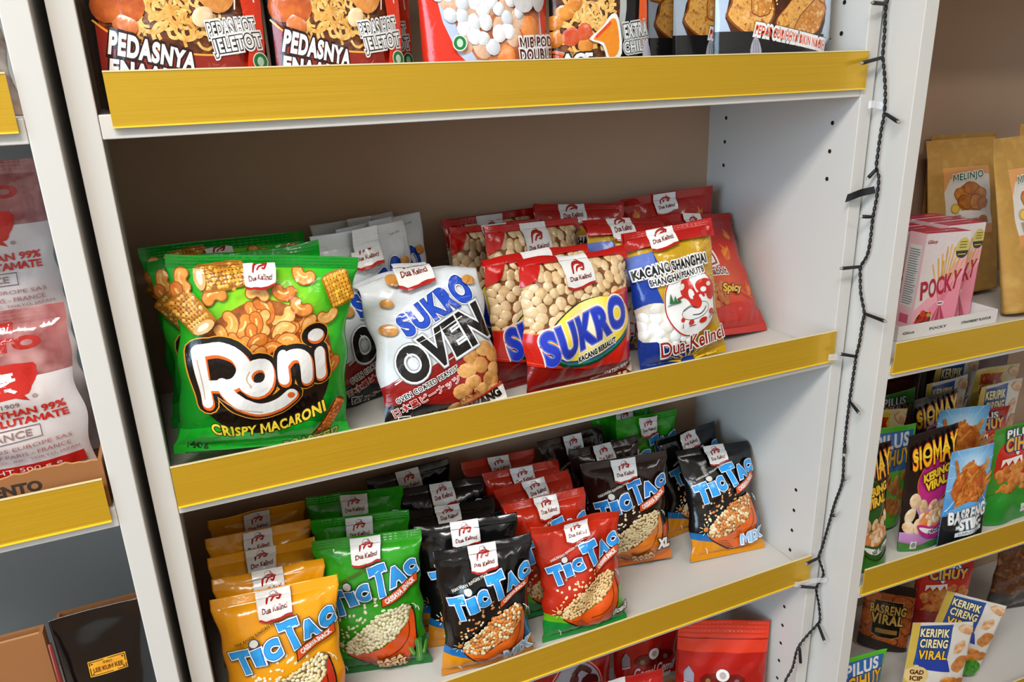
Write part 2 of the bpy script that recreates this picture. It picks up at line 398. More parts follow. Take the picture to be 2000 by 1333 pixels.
def pack(ds, name, cat, label, loc, yaw=0, tilt=0, roll=0, w=None, h=None, group=None, T=None, fold=None, wr=1.0, seed=None, base=None):
    """one pack: an Empty at its base with body and seals under it"""
    V, ci, cj, fu, fv, parts = ds.finish(); SEED[0] += 1; sd = SEED[0] if seed is None else seed
    sx = 1 if w is None else w*1000/ds.w; sz = 1 if h is None else h*1000/ds.h; T = ds.T if T is None else T
    Gf = surface(ds, sd, T, fold, -1, wr, sx, sz); Gb = surface(ds, sd, T, fold, 1, wr, sx, sz); Nf = grid_normals(Gf)
    RM = Matrix.Rotation(yaw, 3, 'Z') @ Matrix.Rotation(-tilt, 3, 'X') @ Matrix.Rotation(roll, 3, 'Y')
    low = min(float((G @ np.array(RM)[2]).min()) for G in (Gf, Gb))          # rest the lowest point on the shelf
    root = empty(name, (loc[0], loc[1], loc[2] + ZO - low + 0.0003), (0, 0, 0), label, cat, group)
    root.rotation_euler = RM.to_euler()
    if len(V):
        up = (fu >= fv)[:, None]; a_, b_ = fu[:, None], fv[:, None]
        def bl(G):
            p00, p10, p01, p11 = G[cj, ci], G[cj, ci+1], G[cj+1, ci], G[cj+1, ci+1]
            return p00 + np.where(up, a_*(p10-p00) + b_*(p11-p10), b_*(p01-p00) + a_*(p11-p01))
        A = bl(Gf) + bl(Nf)*(V[:, 2:3]/1000)
    nx = len(ds.xs); b0 = base or ds.base
    for nm, r0, r1, order, faces, fm in parts:
        nr = r1 - r0 + 1; vs = [Gf[r0:r1+1].reshape(-1, 3), Gb[r0:r1+1].reshape(-1, 3)]; B = nr*nx; fs = []; mi = []; smf = []
        XY = np.stack(np.meshgrid(ds.xs, ds.ys[r0:r1+1]), -1).reshape(-1, 2)/100
        for r in range(nr-1):
            for c in range(nx-1):
                q = r*nx+c; fs += [[q, q+1, q+nx+1], [q, q+nx+1, q+nx]]; fs.append([B+q, B+q+nx, B+q+nx+1, B+q+1]); mi += [0, 0, 1]; smf += [True]*3
            q = r*nx; fs.append([B+q, q, q+nx, B+q+nx]); q += nx-1; fs.append([q, B+q, B+q+nx, q+nx]); mi += [2, 2]; smf += [False]*2
        if r1 == len(ds.ys)-1:
            for c in range(nx-1): q = (nr-1)*nx+c; fs.append([q, q+1, B+q+1, B+q]); mi.append(3); smf.append(False)
        if r0 == 0:
            for c in range(nx-1): fs.append([c+1, c, B+c, B+c+1]); mi.append(2); smf.append(False)
        uv = [XY, XY]
        if len(order):
            k = 2*B; vs.append(A[order]); fs += [[k+i for i in q] for q in faces]; mi += list(fm+4); smf += [True]*len(faces); uv.append(V[order, :2]/100)
        bb = ds.back or b0
        meshobj(nm, np.vstack(vs), fs, [b0, bb, bb if ds.back else b0, ds.cap or b0] + ds.mats, root, mi, smf, np.vstack(uv))
    return root
# ------------------------------------------------------------------ the room
def struct(o): o['kind'] = 'structure'; return o
M_WALL = mat('wall_paint', '#d9d4cb', 0.8, var=('#cfcabf',), scale=3)
m = MB(); m.box(-3.4, -3.2, -0.05, 3.4, 0.6, 0.0)
floor = struct(m.build('floor', mat('wood_floor', '#8a6a4c', 0.45, var=('#7a5a3e', '#96765a'), scale=6)))
m = MB(); m.box(-3.4, 0.32, 0.0, 3.4, 0.42, 2.7); struct(m.build('wall_back', M_WALL))
for nm, q in (('wall_front', (-3.4, -3.3, 0, 3.4, -3.2, 2.7)), ('wall_left', (-3.5, -3.2, 0, -3.4, .42, 2.7)), ('wall_right', (3.4, -3.2, 0, 3.5, .42, 2.7))):
    m = MB(); m.box(*q); struct(m.build(nm, M_WALL))
m = MB(); m.box(-3.4, -3.2, 2.7, 3.4, 0.6, 2.75); struct(m.build('ceiling', mat('ceiling_paint', '#e6e4df', 0.9)))
# ------------------------------------------------------------------ bookcases
M_WHITE = mat('white_melamine', '#cfcbc4', 0.42, 0.4)
M_BACK = mat('backing_board', '#b3957c', 0.55, 0.3); M_BACK2 = mat('grey_backing_board', '#a39f98', 0.55, 0.3)
M_HOLE = mat('drilled_hole', '#241d18', 0.9, 0.1)
def gold_mat():
    m = bpy.data.materials.new('gold_strip_film'); m.use_nodes = True; nt = m.node_tree; b = nt.nodes['Principled BSDF']
    b.inputs['Roughness'].default_value = 0.3; b.inputs['Metallic'].default_value = 0.45; b.inputs['Coat Weight'].default_value = 0.3
    tc = nt.nodes.new('ShaderNodeTexCoord'); mp = nt.nodes.new('ShaderNodeMapping'); mp.inputs['Scale'].default_value = (1.2, 1, 420)
    nt.links.new(tc.outputs['Object'], mp.inputs['Vector']); n = nt.nodes.new('ShaderNodeTexNoise'); n.inputs['Scale'].default_value = 3; n.inputs['Detail'].default_value = 4
    nt.links.new(mp.outputs['Vector'], n.inputs['Vector']); r = nt.nodes.new('ShaderNodeValToRGB')
    r.color_ramp.elements[0].position = 0.3; r.color_ramp.elements[1].position = 0.75
    r.color_ramp.elements[0].color = lin('#d2a31a'); r.color_ramp.elements[1].color = lin('#deb233')
    nt.links.new(n.outputs['Fac'], r.inputs['Fac']); nt.links.new(r.outputs['Color'], b.inputs['Base Color']); return m
M_GOLD = gold_mat(); M_LIP = mat('gold_strip_edge', '#f0cf2a', 0.25, 0.6, coat=0.4); M_LIPTOP = mat('clear_strip_edge', '#e2d3a0', 0.25, 0.6, coat=0.4)
TP = 0.0187; TS = 0.018; DEP = 0.268
SHELF_Z = [0.06, 0.40, 0.725-0.0015, 1.05, 1.05+0.3242, 1.70, 2.02]
HOLES = [.2295, .262, .2945, .327, .3925, .425, .4575, -.197, -.2295, -.262, -.2945, -.36, -.3925, -.426, -.4585, -.491, -.524, -.5565]
def bookcase(label, loc, rotz, W, strips, zs, holes=False, back=None, taper=0, group='white bookcases along the wall'):
    root = empty('bookcase', loc, (0, 0, rotz), label, 'bookcase', group)
    for x0, x1, inner in ((0, TP, TP), (TP+W, 2*TP+W, TP+W)):
        m = MB(); m.box(x0, 0, 0, x1, DEP+0.006, 2.06, 0, 0.0008)
        if taper and inner == TP: m.v = [(x - taper*y/DEP if x > TP*.5 else x, y, z) for x, y, z in m.v]
        if holes:
            s = 1 if inner == TP else -1
            for y in (0.037, 0.231):
                for z in [1.05+q for q in HOLES]:
                    n = 12
                    if s > 0 and taper: continue
                    for r, hh, mm in ((0.0031, 0.00025, 0), (0.0026, 0.0003, 1)):
                        v = [(inner + s*hh, y+r*math.cos(2*PI*i/n), z+r*math.sin(2*PI*i/n)) for i in range(n)]
                        m.add(v, [list(range(n)) if s > 0 else list(range(n))[::-1]], mm)
        m.build('side_panel', [M_WHITE, M_HOLE], root)
    m = MB(); m.box(TP*0.5 - (.007 if taper else 0), DEP, 0.02, 2*TP+W-TP*0.5, DEP+0.0055, 2.05); m.build('back_panel', back or M_BACK, root)
    for i, z in enumerate(zs):
        m = MB(); m.box(TP+0.0003, 0.0004, z, TP+W-0.0003, DEP-0.0005, z+TS, 0, 0.0008)
        if taper: m.v = [(x - taper*y/DEP if x < TP+.1 else x, y, q) for x, y, q in m.v]
        sh = m.build('shelf', M_WHITE, root)
        if i in strips:
            x0, x1 = strips[i]; a = z + 0.0088; b = a + 0.0392
            g = MB(); g.box(TP+x0, -0.0036, a, TP+x1, -0.0024, b, 0)
            g.box(TP+x0, -0.0046, a-0.0008, TP+x1, -0.0004, a+0.0004, 1); g.box(TP+x0, -0.0042, b-0.0002, TP+x1, -0.0024, b+0.0009, 2)
            g.box(TP+x0, -0.0024, a, TP+x1, 0.0002, a+0.009, 0)
            g.build('price_strip', [M_GOLD, M_LIP, M_LIPTOP], sh)
    return root
bookcase('middle white bookcase with black string lights hanging down its right panel', (-TP, 0, 0), 0, 0.764, {1: (0, .763), 2: (0.001, 0.763), 3: (0.0005, 0.7635), 4: (0.009, 0.7655), 5: (0.004, .763)}, SHELF_Z, True, taper=.0145)
zl = [0.06, 0.40, 0.73, 1.05+0.0085, 1.05+0.3247, 1.70, 2.02]
th = 0.0082; L = 0.764 + 2*TP
bookcase('left white bookcase with clear seasoning bags, cut off by the photo edge', (-0.027 - L*math.cos(th), -0.0129 - L*math.sin(th), 0), th, 0.764, {i: (0.004, 0.7595) for i in (1, 2, 3, 4, 5)}, zl, back=M_BACK2)
zr = [0.06, 0.40, 1.05-0.330, 1.05-0.0077, 1.05+0.49, 1.78, 2.02]
bookcase('right white bookcase standing further forward, with pink boxes and kraft pouches', (0.785, -0.0518, 0), -0.0477, 0.764, {i: (0.002, 0.76) for i in (1, 2, 3, 4, 5)}, zr)
# ------------------------------------------------------------------ print designs
WH = ink('#e8e6e2'); BK = ink('#14110f'); RED = ink('#c01a14'); DRED = ink('#8e120e')
def flag(a, x0, x1, y0, y1, name=True, sc_=1.0):
    """white banner with the two leaping hares"""
    w = x1 - x0; cx = (x0+x1)/2
    def wave(dy): return [(x0, y1), (x0, y0+dy+w*0.07), (x0+w*0.2, y0+dy), (x0+w*0.5, y0+dy+w*0.02), (x0+w*0.78, y0+dy+w*0.1), (x1, y0+dy+w*0.12), (x1, y1)]
    a.poly(wave(-w*0.075), ink('#b01c14')); a.poly(wave(0), WH)
    by = y0 + w*0.40; r = ink('#a8231b'); W = w*.78
    a.stroke([(cx-W*0.28, by-W*.02), (cx-W*0.2, by+W*0.2), (cx+W*0.02, by+W*0.29), (cx+W*0.26, by+W*0.22)], [W*0.07, W*0.13], r, 4)
    a.stroke([(cx-W*0.1, by+W*0.04), (cx, by+W*0.15), (cx+W*0.16, by+W*0.17)], W*0.07, r, 3)
    a.stroke([(cx+W*0.27, by+W*0.22), (cx+W*0.2, by+W*0.06), (cx+W*0.1, by+W*0.08)], [W*0.1, W*.05], r, 3)
    a.stroke([(cx+W*0.2, by+W*0.27), (cx+W*0.06, by+W*0.42)], [W*0.07, W*.03], r, 0)
    if name: a.text('Dua Kelinci', cx, y0+w*0.26, w*0.74, ink('#7a2a22'), shear=0.15, rot=4, bold=w*0.005)
def corn(a, cx, cy, L, D, rot, c0='#a86a18', cols=('#e8b032', '#dc9a2a', '#c88422'), end=True):
    c, q = math.cos(math.radians(rot)), math.sin(math.radians(rot)); P = lambda x, y: (cx+x*c-y*q, cy+x*q+y*c)
    a.poly([P(-L/2, -D*.42), P(-L*.2, -D/2), (P(L*.3, -D*.48)), P(L/2, -D*.3), P(L/2, D*.3), P(L*.3, D*.48), P(-L*.2, D/2), P(-L/2, D*.42)], ink(c0), 3)
    nr = max(4, int(D/3.4)); nc = max(5, int(L/3.4)); rng = random.Random(int(cx*7+cy))
    for j in range(nr):
        y = -D/2*0.86 + D*0.86*(j+.5)/nr
        for i in range(nc):
            x = -L/2*0.92 + L*0.92*(i+.5)/nc; p = P(x, y)
            a.ell(p[0], p[1], L*0.56/nc, D*0.5/nr, ink(rng.choice(cols)), rot, 7, 0.25, True)
    a.n += 3
    if end:
        p = P(-L/2+D*.08, 0); a.ell(p[0], p[1], D*.2, D*.42, ink('#d9b070'), rot, 14); a.ell(p[0], p[1], D*.1, D*.24, ink('#efe3c8'), rot, 12)

# --- green macaroni pack
D = {}
d = D['roni'] = Design(166, 189, radial('green_film', 0, 1.28*100, [(0, '#b9e02a'), (40, '#8ad61e'), (68, '#2fbe22'), (100, '#0a9a24')]), sb=9, st=12, T=52, p=2.4, wr=1.1, ears=0.10)
a = d.art
a.all(ink('#0d8c22'), 178); a.poly([(-83, 0), (83, 0), (83, 20), (40, 32), (0, 24), (-40, 32), (-83, 26)], ink('#1fcc34'))
MC = [food('#e8923a', '#f4b45a', scale=18), food('#e07f2c', '#f09c44', scale=18), food('#eda548', '#f7c87c', scale=18), food('#e58a34', '#d06f24', scale=18)]
MD = ink('#a8551c')
a.ell(-4, 84, 68, 62, ink('#241510'), 4, 40)
a.poly([(-70, 88), (-66, 110), (-56, 127), (-38, 140), (-12, 152), (12, 150), (36, 140), (54, 128), (63, 110), (64, 86), (40, 78), (-40, 80)], food('#b5672a', '#8a4516', scale=14), 3)
def mac(x, y, r, wd, ang, k, span=2.1):
    p = [(x + r*math.cos(ang+span*i/6), y + r*math.sin(ang+span*i/6)) for i in range(7)]
    a.stroke(p, wd+2.0, MD, hold=True); a.stroke(p, wd, MC[k % 4], hold=True)
    a.stroke([(q[0]-0.6, q[1]+1.2) for q in p[1:-1]], wd*0.2, ink('#f6c980'), hold=True)
rng = random.Random(5)
pile = [(-66, 88), (-64, 106), (-54, 122), (-36, 136), (-12, 147), (12, 146), (34, 136), (50, 124), (60, 108), (60, 92)]
pts = []
while len(pts) < 38:
    q = (rng.uniform(-64, 60), rng.uniform(84, 146))
    if inpoly(q, pile) and all(math.hypot(q[0]-z[0], q[1]-z[1]) > 10 for z in pts): pts.append(q)
for i, (x, y) in enumerate(sorted(pts, key=lambda q: -q[1])): mac(x, y, rng.uniform(7, 9), rng.uniform(8.5, 10.5), rng.uniform(0, 6.3), i)
for i, (x, y, ag) in enumerate([(-66, 168, 2.2), (-45, 150, 1.0), (-10, 152, .4), (16, 163, 3.6), (35, 176, 3.4), (33, 150, 3.3), (56, 141, 4.0), (-70, 160, 3)]): mac(x, y, 7.5, 9, ag, i, 1.9)
corn(a, -38, 172, 42, 24, 8, cols=('#e0a030', '#c88424', '#a8661c', '#e8b444')); corn(a, 66, 160, 30, 25, -68, cols=('#efb83a', '#e0a028', '#d08a20'), end=False); corn(a, -66, 141, 34, 25, 128, cols=('#dba040', '#b87420', '#e7b55a'))
corn(a, 58, 36, 44, 12, 58, '#7a2c10', ('#d86a20', '#e88a30', '#b84a18'), False)
R_ = [[(-62, 107), (-59, 82), (-54, 60)], [(-61, 108), (-44, 111), (-29, 106), (-24, 93), (-32, 80), (-54, 77)], [(-41, 80), (-36, 71), (-26, 62), (-9, 56), (8, 60), (20, 69)]]
O_ = [(-12+11.8*math.cos(2*PI*i/20), 86+12*math.sin(2*PI*i/20)) for i in range(20)]
N_ = [[(13, 104), (14, 83)], [(14, 96), (20, 103), (28, 104), (33, 98), (34, 83)]]
I_ = [[(46, 104), (48, 85)]]
for mm, ex, dx, dy in ((ink('#e8962a'), 11.5, 0, 0), (ink('#120d0a'), 9.5, 0, 0), (ink('#e2641c'), 1.6, .9, -1.8), (WH, 0, 0, 0)):
    for st, wd in ((R_, 12), (N_, 11.5), (I_, 11.5)):
        for q in st: a.stroke([(x+dx, y+dy) for x, y in q], wd-1+ex, mm, 4, hold=True)
    a.stroke([(x+dx, y+dy) for x, y in O_], 11+ex, mm, closed=True, hold=True)
    a.ell(42+dx, 121+dy, 7.8+ex/2, 6.6+ex/2, mm, 0, 24, hold=True)
    if ex == 9.5: a.ell(-44, 94, 12, 12, mm, hold=True); a.ell(-12, 86, 9, 9, mm, hold=True)
    a.n += 1
a.ell(19.5, 68.5, 3.4, 3.0, ink('#d8641c'), 0, 14)
for q in ([(-63, 100), (-60, 78), (-57, 63)], [(-20, 92), (-22, 84), (-18, 77)], [(-44, 66), (-29, 57.5), (-8, 53)]): a.stroke(q, 0.7, ink('#c9a878'), 3)
a.text('CRISPY MACARONI', 2, 36, 104, ink('#f4d13a'), h=10, rot=9, arc=8, bold=0.5, sp=1.1, out=((ink('#120d0a'), 0.8),))
flag(a, -20, 7, 161, 178)
a.text('140 g', -63, 18, 18, ink('#0a3d14'), h=7, rot=4, bold=0.35)
for k in range(3): a.rect(-73, 9-k*2, -44, 9.7-k*2, ink('#0f6a24'))
a.text('ROASTED', 40, 19, 52, ink('#d7e04a'), h=8, rot=9, bold=0.5, sp=1.1, out=((ink('#174a14'), 1.0),))
for x, y, r in ((-30, 160, 2), (25, 158, 1.6)): a.ell(x, y, r, r*.7, ink('#d59a3a'))

# --- white oven peanut pack
d = D['oven'] = Design(118, 182, ink('#d4d9dc', 0.3), sb=8, st=16, T=46, p=2.8, wr=1.2, ears=0.07)
a = d.art
a.poly([(-59, 0), (59, 0), (59, 58), (40, 66), (18, 72), (-2, 60), (-16, 58), (-34, 52), (-59, 46)], ink('#8f1512'))
for k in range(7): a.stroke([(-58+k*12, 44+k*2.8), (-40+k*13, 53+k*3)], [1.6, .3], ink('#e9e4e0') if k % 2 else ink('#b02018'))
a.poly([(-59, 0), (59, 0), (59, 10), (30, 16), (0, 14), (-30, 22), (-59, 26)], ink('#171312'))
PN = [food('#c98f4c', '#dba765', scale=20), food('#d9a463', '#c18242', scale=20), food('#b87a3a', '#d29a55', scale=20)]
a.peas([(8, 6), (22, 56), (40, 66), (60, 70), (60, 4)], 26, 8.5, 10.5, PN, dome=1.2, asp=(.78, .95), gap=1.35, seed=4, nv=12)
a.text('SUKRO', 6, 120, 78, ink('#1f49b8'), h=24, rot=24, taper=.12, bold=1.4, shear=.05, sp=1.15, out=((ink('#eef0f4'), 1.7), (ink('#142f86'), 0.8)))
a.text('OVEN', 6, 79, 98, BK, h=35, rot=23, taper=.05, bold=2.2, shear=.12, sp=1.08, out=((ink('#8d9296'), 2.8), (ink('#e8e8e8'), 1.9)))
a.stroke([(-20, 84), (-2, 90), (30, 104)], [.4, 1.4], WH); a.stroke([(-30, 76), (-20, 62)], [1.2, .3], WH)
a.text('OVEN COATED PEANUT', -16, 40, 66, BK, h=5.4, rot=20, bold=.2, sp=1.1, out=((WH, .7),))
a.text('日本風ピーナッツ', -18, 28, 70, ink('#b8241c'), h=8, rot=19, bold=.08, sp=1.05, out=((WH, .45),))
a.poly([(-2, 2), (60, 22), (60, 2)], WH); a.stroke([(-4, 3), (58, 24)], 2.2, ink('#b8241c'))
a.text('RASA', 22, 19, 22, ink('#9a2a22'), h=5, rot=19); a.text('BAWANG', 32, 9.5, 44, BK, h=9, rot=17, bold=.8)
for x, y, r in ((-42, 104, 9), (-38, 132, 6), (44, 141, 7), (-28, 150, 6)): a.ell(x, y, r, r*.72, food('#b4762f', '#d69a4c', scale=10), -20, 18, .8)
a.rect(-48, 4, -36, 15, WH); a.rect(-47.2, 4.8, -36.8, 14.2, BK); a.ell(-42, 9.5, 4, 4, ink('#b9b5b0')); a.ell(-42, 9.5, 2, 3, BK)
for k, tx in enumerate(('BERAT BERSIH', 'NETTO/NET', '65 g')): a.text(tx, -22+(0, -3, -8)[k], 12.5-4*k, (22, 16, 8)[k], WH, rot=3, h=2.6)
flag(a, -24, 12, 143, 160)
a.rect(-20, 160, 13, 182, ink('#dfe2e4')); a.stroke([(-20, 160), (-20, 182)], .4, ink('#8c8f92')); a.stroke([(13, 160), (13, 182)], .4, ink('#8c8f92'))
a.text('TEAR HERE', 33, 172, 14, ink('#2a2a2a'), h=2.2, rot=6)

# --- red coated peanut pack with clear window
d = D['sukro'] = Design(145, 154, ink('#9c0f0c'), sb=9, st=9, T=44, p=5, wr=0.9, ears=0.04)
a = d.art
a.all(ink('#b9120e'), 0, 78); a.all(food('#8a5a30', '#6a4020', scale=8), 72, 145)
a.poly([(-73, 0), (73, 0), (73, 22), (0, 24), (-73, 38)], ink('#7a0c0a'))
PC = [food('#d9b787', '#e9cfa6', scale=14), food('#cfa874', '#e2c190', scale=14), food('#e3c79b', '#d2ad7c', scale=14)]
a.peas([(-73, 66), (-73, 146), (73, 146), (73, 76)], 150, 5.6, 7.6, PC, dome=1.5, asp=(.82, 1), gap=1.62, seed=9, nv=12)
a.poly([(-73, 74), (-30, 70), (0, 84), (40, 102), (73, 104), (73, 24), (0, 24), (-73, 38)], ink('#c21a10'), 0)
a.stroke([(-73, 74), (-45, 71), (-28, 72)], 1.2, ink('#e8702a'), 3); a.stroke([(-73, 42), (-40, 34), (-10, 33)], 1.0, ink('#d8501e'), 3); a.stroke([(20, 98), (48, 106), (73, 106)], [2, 6], ink('#d8401c'), 3)
a.ell(3, 66, 60, 37, ink('#0f3a24'), 12, 44); a.ell(3.5, 67, 58, 34.5, ink('#1d7a70'), 12, 44); a.ell(4, 69, 58, 33, ink('#1d3f8c'), 12, 44); a.ell(4, 70, 57.5, 32, radial('yellow_oval', 0, 75, [(0, '#fdf6cf'), (35, '#f6e04a'), (70, '#eec51e')]), 12, 44)
a.text('SUKRO', -3, 70, 114, ink('#2238b8'), h=33, rot=17, taper=-.04, shear=.08, bold=1.9, sp=1.12, out=((ink('#f2efe8'), 3.0), (ink('#c23a6a'), 1.5), (ink('#3a86d8'), .9)))
a.text('KACANG BERSALUT', 12, 45, 54, BK, h=6.4, rot=17, bold=.4, sp=1.08, out=((WH, .9),))
a.text('FRIED COATED PEANUTS', 40, 16, 58, WH, h=5, rot=15, bold=.15, sp=1.08)
a.peas([(40, 2), (73, 2), (73, 16)], 5, 3, 4, PC, seed=2)
a.all(ink('#b5140f'), 145); a.poly([(-73, 146), (-73, 124), (-58, 130), (-46, 146)], ink('#bb1510')); a.poly([(73, 146), (73, 136), (62, 146)], ink('#bb1510'))
flag(a, -22, 18, 117, 154)

# --- blue and yellow shanghai peanut pack
d = D['shang'] = Design(118, 164, ink('#a51511'), sb=8, st=10, T=42, p=2.8, wr=1.1, ears=0.07)
a = d.art
a.all(ink('#c59a16'), 0, 143); a.poly([(-59, 140), (59, 150), (59, 138), (-59, 130)], ink('#c59a16'))
for k in range(10): a.stroke([(20, 120-k*3), (60, 146-k*8)], [.3, 2.2], ink('#d6801c') if k % 2 else ink('#dcae2a'))
a.poly([(-59, 0), (-59, 136), (-26, 138), (-24, 118), (-33, 100), (-26, 70), (-40, 52), (-24, 40), (10, 14), (14, 0)], ink('#123a9a'))
a.poly([(-59, 136), (-59, 110), (-30, 104), (-26, 138)], ink('#5f74bd'))
a.ell(-34, 52, 34, 26, food('#e4ddcf', '#cfc4ae', scale=12), -28, 30)
a.peas([(-59, 40), (-56, 74), (-30, 72), (-8, 40), (10, 30), (-20, 22)], 22, 6.5, 8.5, [ink('#f0eee8'), ink('#e2ddd2'), ink('#f6f5f2')], dome=1.4, seed=3, nv=12)
a.poly([(-59, 36), (-40, 34), (-22, 18), (-16, 0), (-59, 0)], ink('#0f2f7c'), 0)
for k in range(13):
    an = -15 + k*17; x, y = (4, -2); a.stroke([(x+12*math.cos(math.radians(an)), y+12*math.sin(math.radians(an))), (x+(38+6*(k % 3))*math.cos(math.radians(an)), y+26*math.sin(math.radians(an)))], [2.6, .5], ink('#e3bb2a'))
a.ell(8, 74, 36, 41, WH, -8, 40); a.ring(8, 74, 35, 40, 1.5, ink('#b3231b'), -8, 40)
ER = ink('#c2281e'); EG = ink('#d8d5d0')
a.ell(12, 62, 20, 9, BK, 12); a.ell(12, 62, 19.2, 8.3, EG, 12); a.ell(30, 88, 13, 8.5, ER, -8); a.ell(36, 79, 6, 8, ER, 10); a.ell(27, 85, 4, 3, WH); a.ell(35, 90, 3, 2.4, EG)
a.poly([(-6, 90), (-2, 98), (6, 100), (12, 96), (16, 84), (22, 72), (18, 64), (10, 66), (4, 76), (-4, 82)], ER, 3); a.stroke([(4, 98), (0, 108)], [4, 1.6], ER); a.stroke([(9, 98), (12, 107)], [4, 1.6], ER)
a.ell(-3, 92, 4.2, 3, EG, 30); a.ell(9, 82, 4, 6, WH, 20); a.stroke([(12, 78), (22, 82), (26, 78)], 3.4, ER, 3); a.stroke([(-2, 82), (-10, 80)], 2.6, ER)
for x, y, rx, ry in ((-8, 54, 3, 2.4), (4, 50, 4.5, 2.6), (20, 51, 5, 3), (32, 58, 4, 2.6)): a.ell(x, y, rx, ry, ER, 15)
for q in ([(-4, 64), (6, 68), (14, 66)], [(8, 58), (18, 58), (26, 64)], [(0, 46), (10, 47)], [(28, 52), (36, 56), (42, 52)], [(-9, 50), (-10, 46)]): a.stroke(q, .8, BK, 3)
for k in range(3): a.poly([(-22+k*5, 76), (-19+k*5, 88-k*3), (-16+k*5, 76)], ink('#2c6a3c'))
a.stroke([(-24, 74), (-8, 76)], .9, ink('#2c6a3c')); pass
a.text('KACANG SHANGHAI', -8, 118, 94, BK, h=10, rot=3, arc=-1, bold=.55, sp=1.08, out=((WH, 1.5),)); a.text('SHANGHAI PEANUTS', -4, 105, 72, ink('#1d1a18'), h=8, rot=4, bold=.3, sp=1.05, out=((WH, 1.4),))
a.text('Dua-Kelinci', 8, 27, 88, ink('#8e1c16'), h=16, rot=4, bold=.35, out=((WH, 1.2),))
a.rect(28, 3, 42, 10, ink('#e0b428'), 6); a.text('95 g', 35, 6.5, 9, ink('#4a2a10'))
a.all(ink('#ab1712'), 143); a.poly([(-59, 143.5), (59, 152), (59, 143)], ink('#ab1712'))
flag(a, -28, 8, 138, 164)

# --- red spicy peanut pack
d = D['spicy'] = Design(140, 174, radial('spicy_film', 10, 70, [(0, '#d8521a'), (45, '#c52a12'), (90, '#a81810')]), sb=10, st=11, T=36, p=2.6, wr=1.1, ears=0.05)
a = d.art
FL = food('#e0902a', '#d0481a', scale=12)
for x, y, s_ in ((24, 112, 1), (45, 140, .7), (52, 60, .8), (-50, 150, .6), (58, 20, .6)): a.poly([(x-6*s_, y-12*s_), (x-8*s_, y), (x-2*s_, y+4*s_), (x-3*s_, y+14*s_), (x+4*s_, y+4*s_), (x+8*s_, y+8*s_), (x+7*s_, y-8*s_), (x, y-14*s_)], FL, 3)
a.poly([(-50, 92), (-14, 140), (-6, 138), (2, 92)], WH, 2); a.poly([(-47, 94), (-14, 136), (-9, 134), (-1, 94)], ink('#b01c14'), 2); a.poly([(-44, 96), (-14, 131), (-4, 96)], WH, 2)
a.stroke([(-32, 100), (-24, 112), (-14, 108), (-12, 98)], 5, ink('#a8231b'), 3)
a.text('Double Rabbit.', -24, 84, 74, ink('#7a1612'), h=10, bold=.3, out=((WH, 1.2),), rot=-2)
a.peas([(-70, 30), (-70, 76), (-20, 74), (10, 50), (-6, 36)], 26, 7, 9, [food('#b8642a', '#d0823c', scale=14), food('#c9763a', '#a8521e', scale=14)], dome=1.4, seed=6, nv=12)
a.poly([(-70, 0), (70, 0), (70, 28), (20, 40), (-10, 36), (-70, 30)], ink('#bb1f10')); a.stroke([(-20, 40), (20, 56), (50, 44)], [.5, 1.5], ink('#e0702a'), 3)
a.text('Spicy', 12, 58, 36, ink('#e8b83a'), h=13, shear=.2, rot=-2, bold=.6, out=((ink('#4a1a08'), 1.3),))
flag(a, -22, 12, 146, 174); 

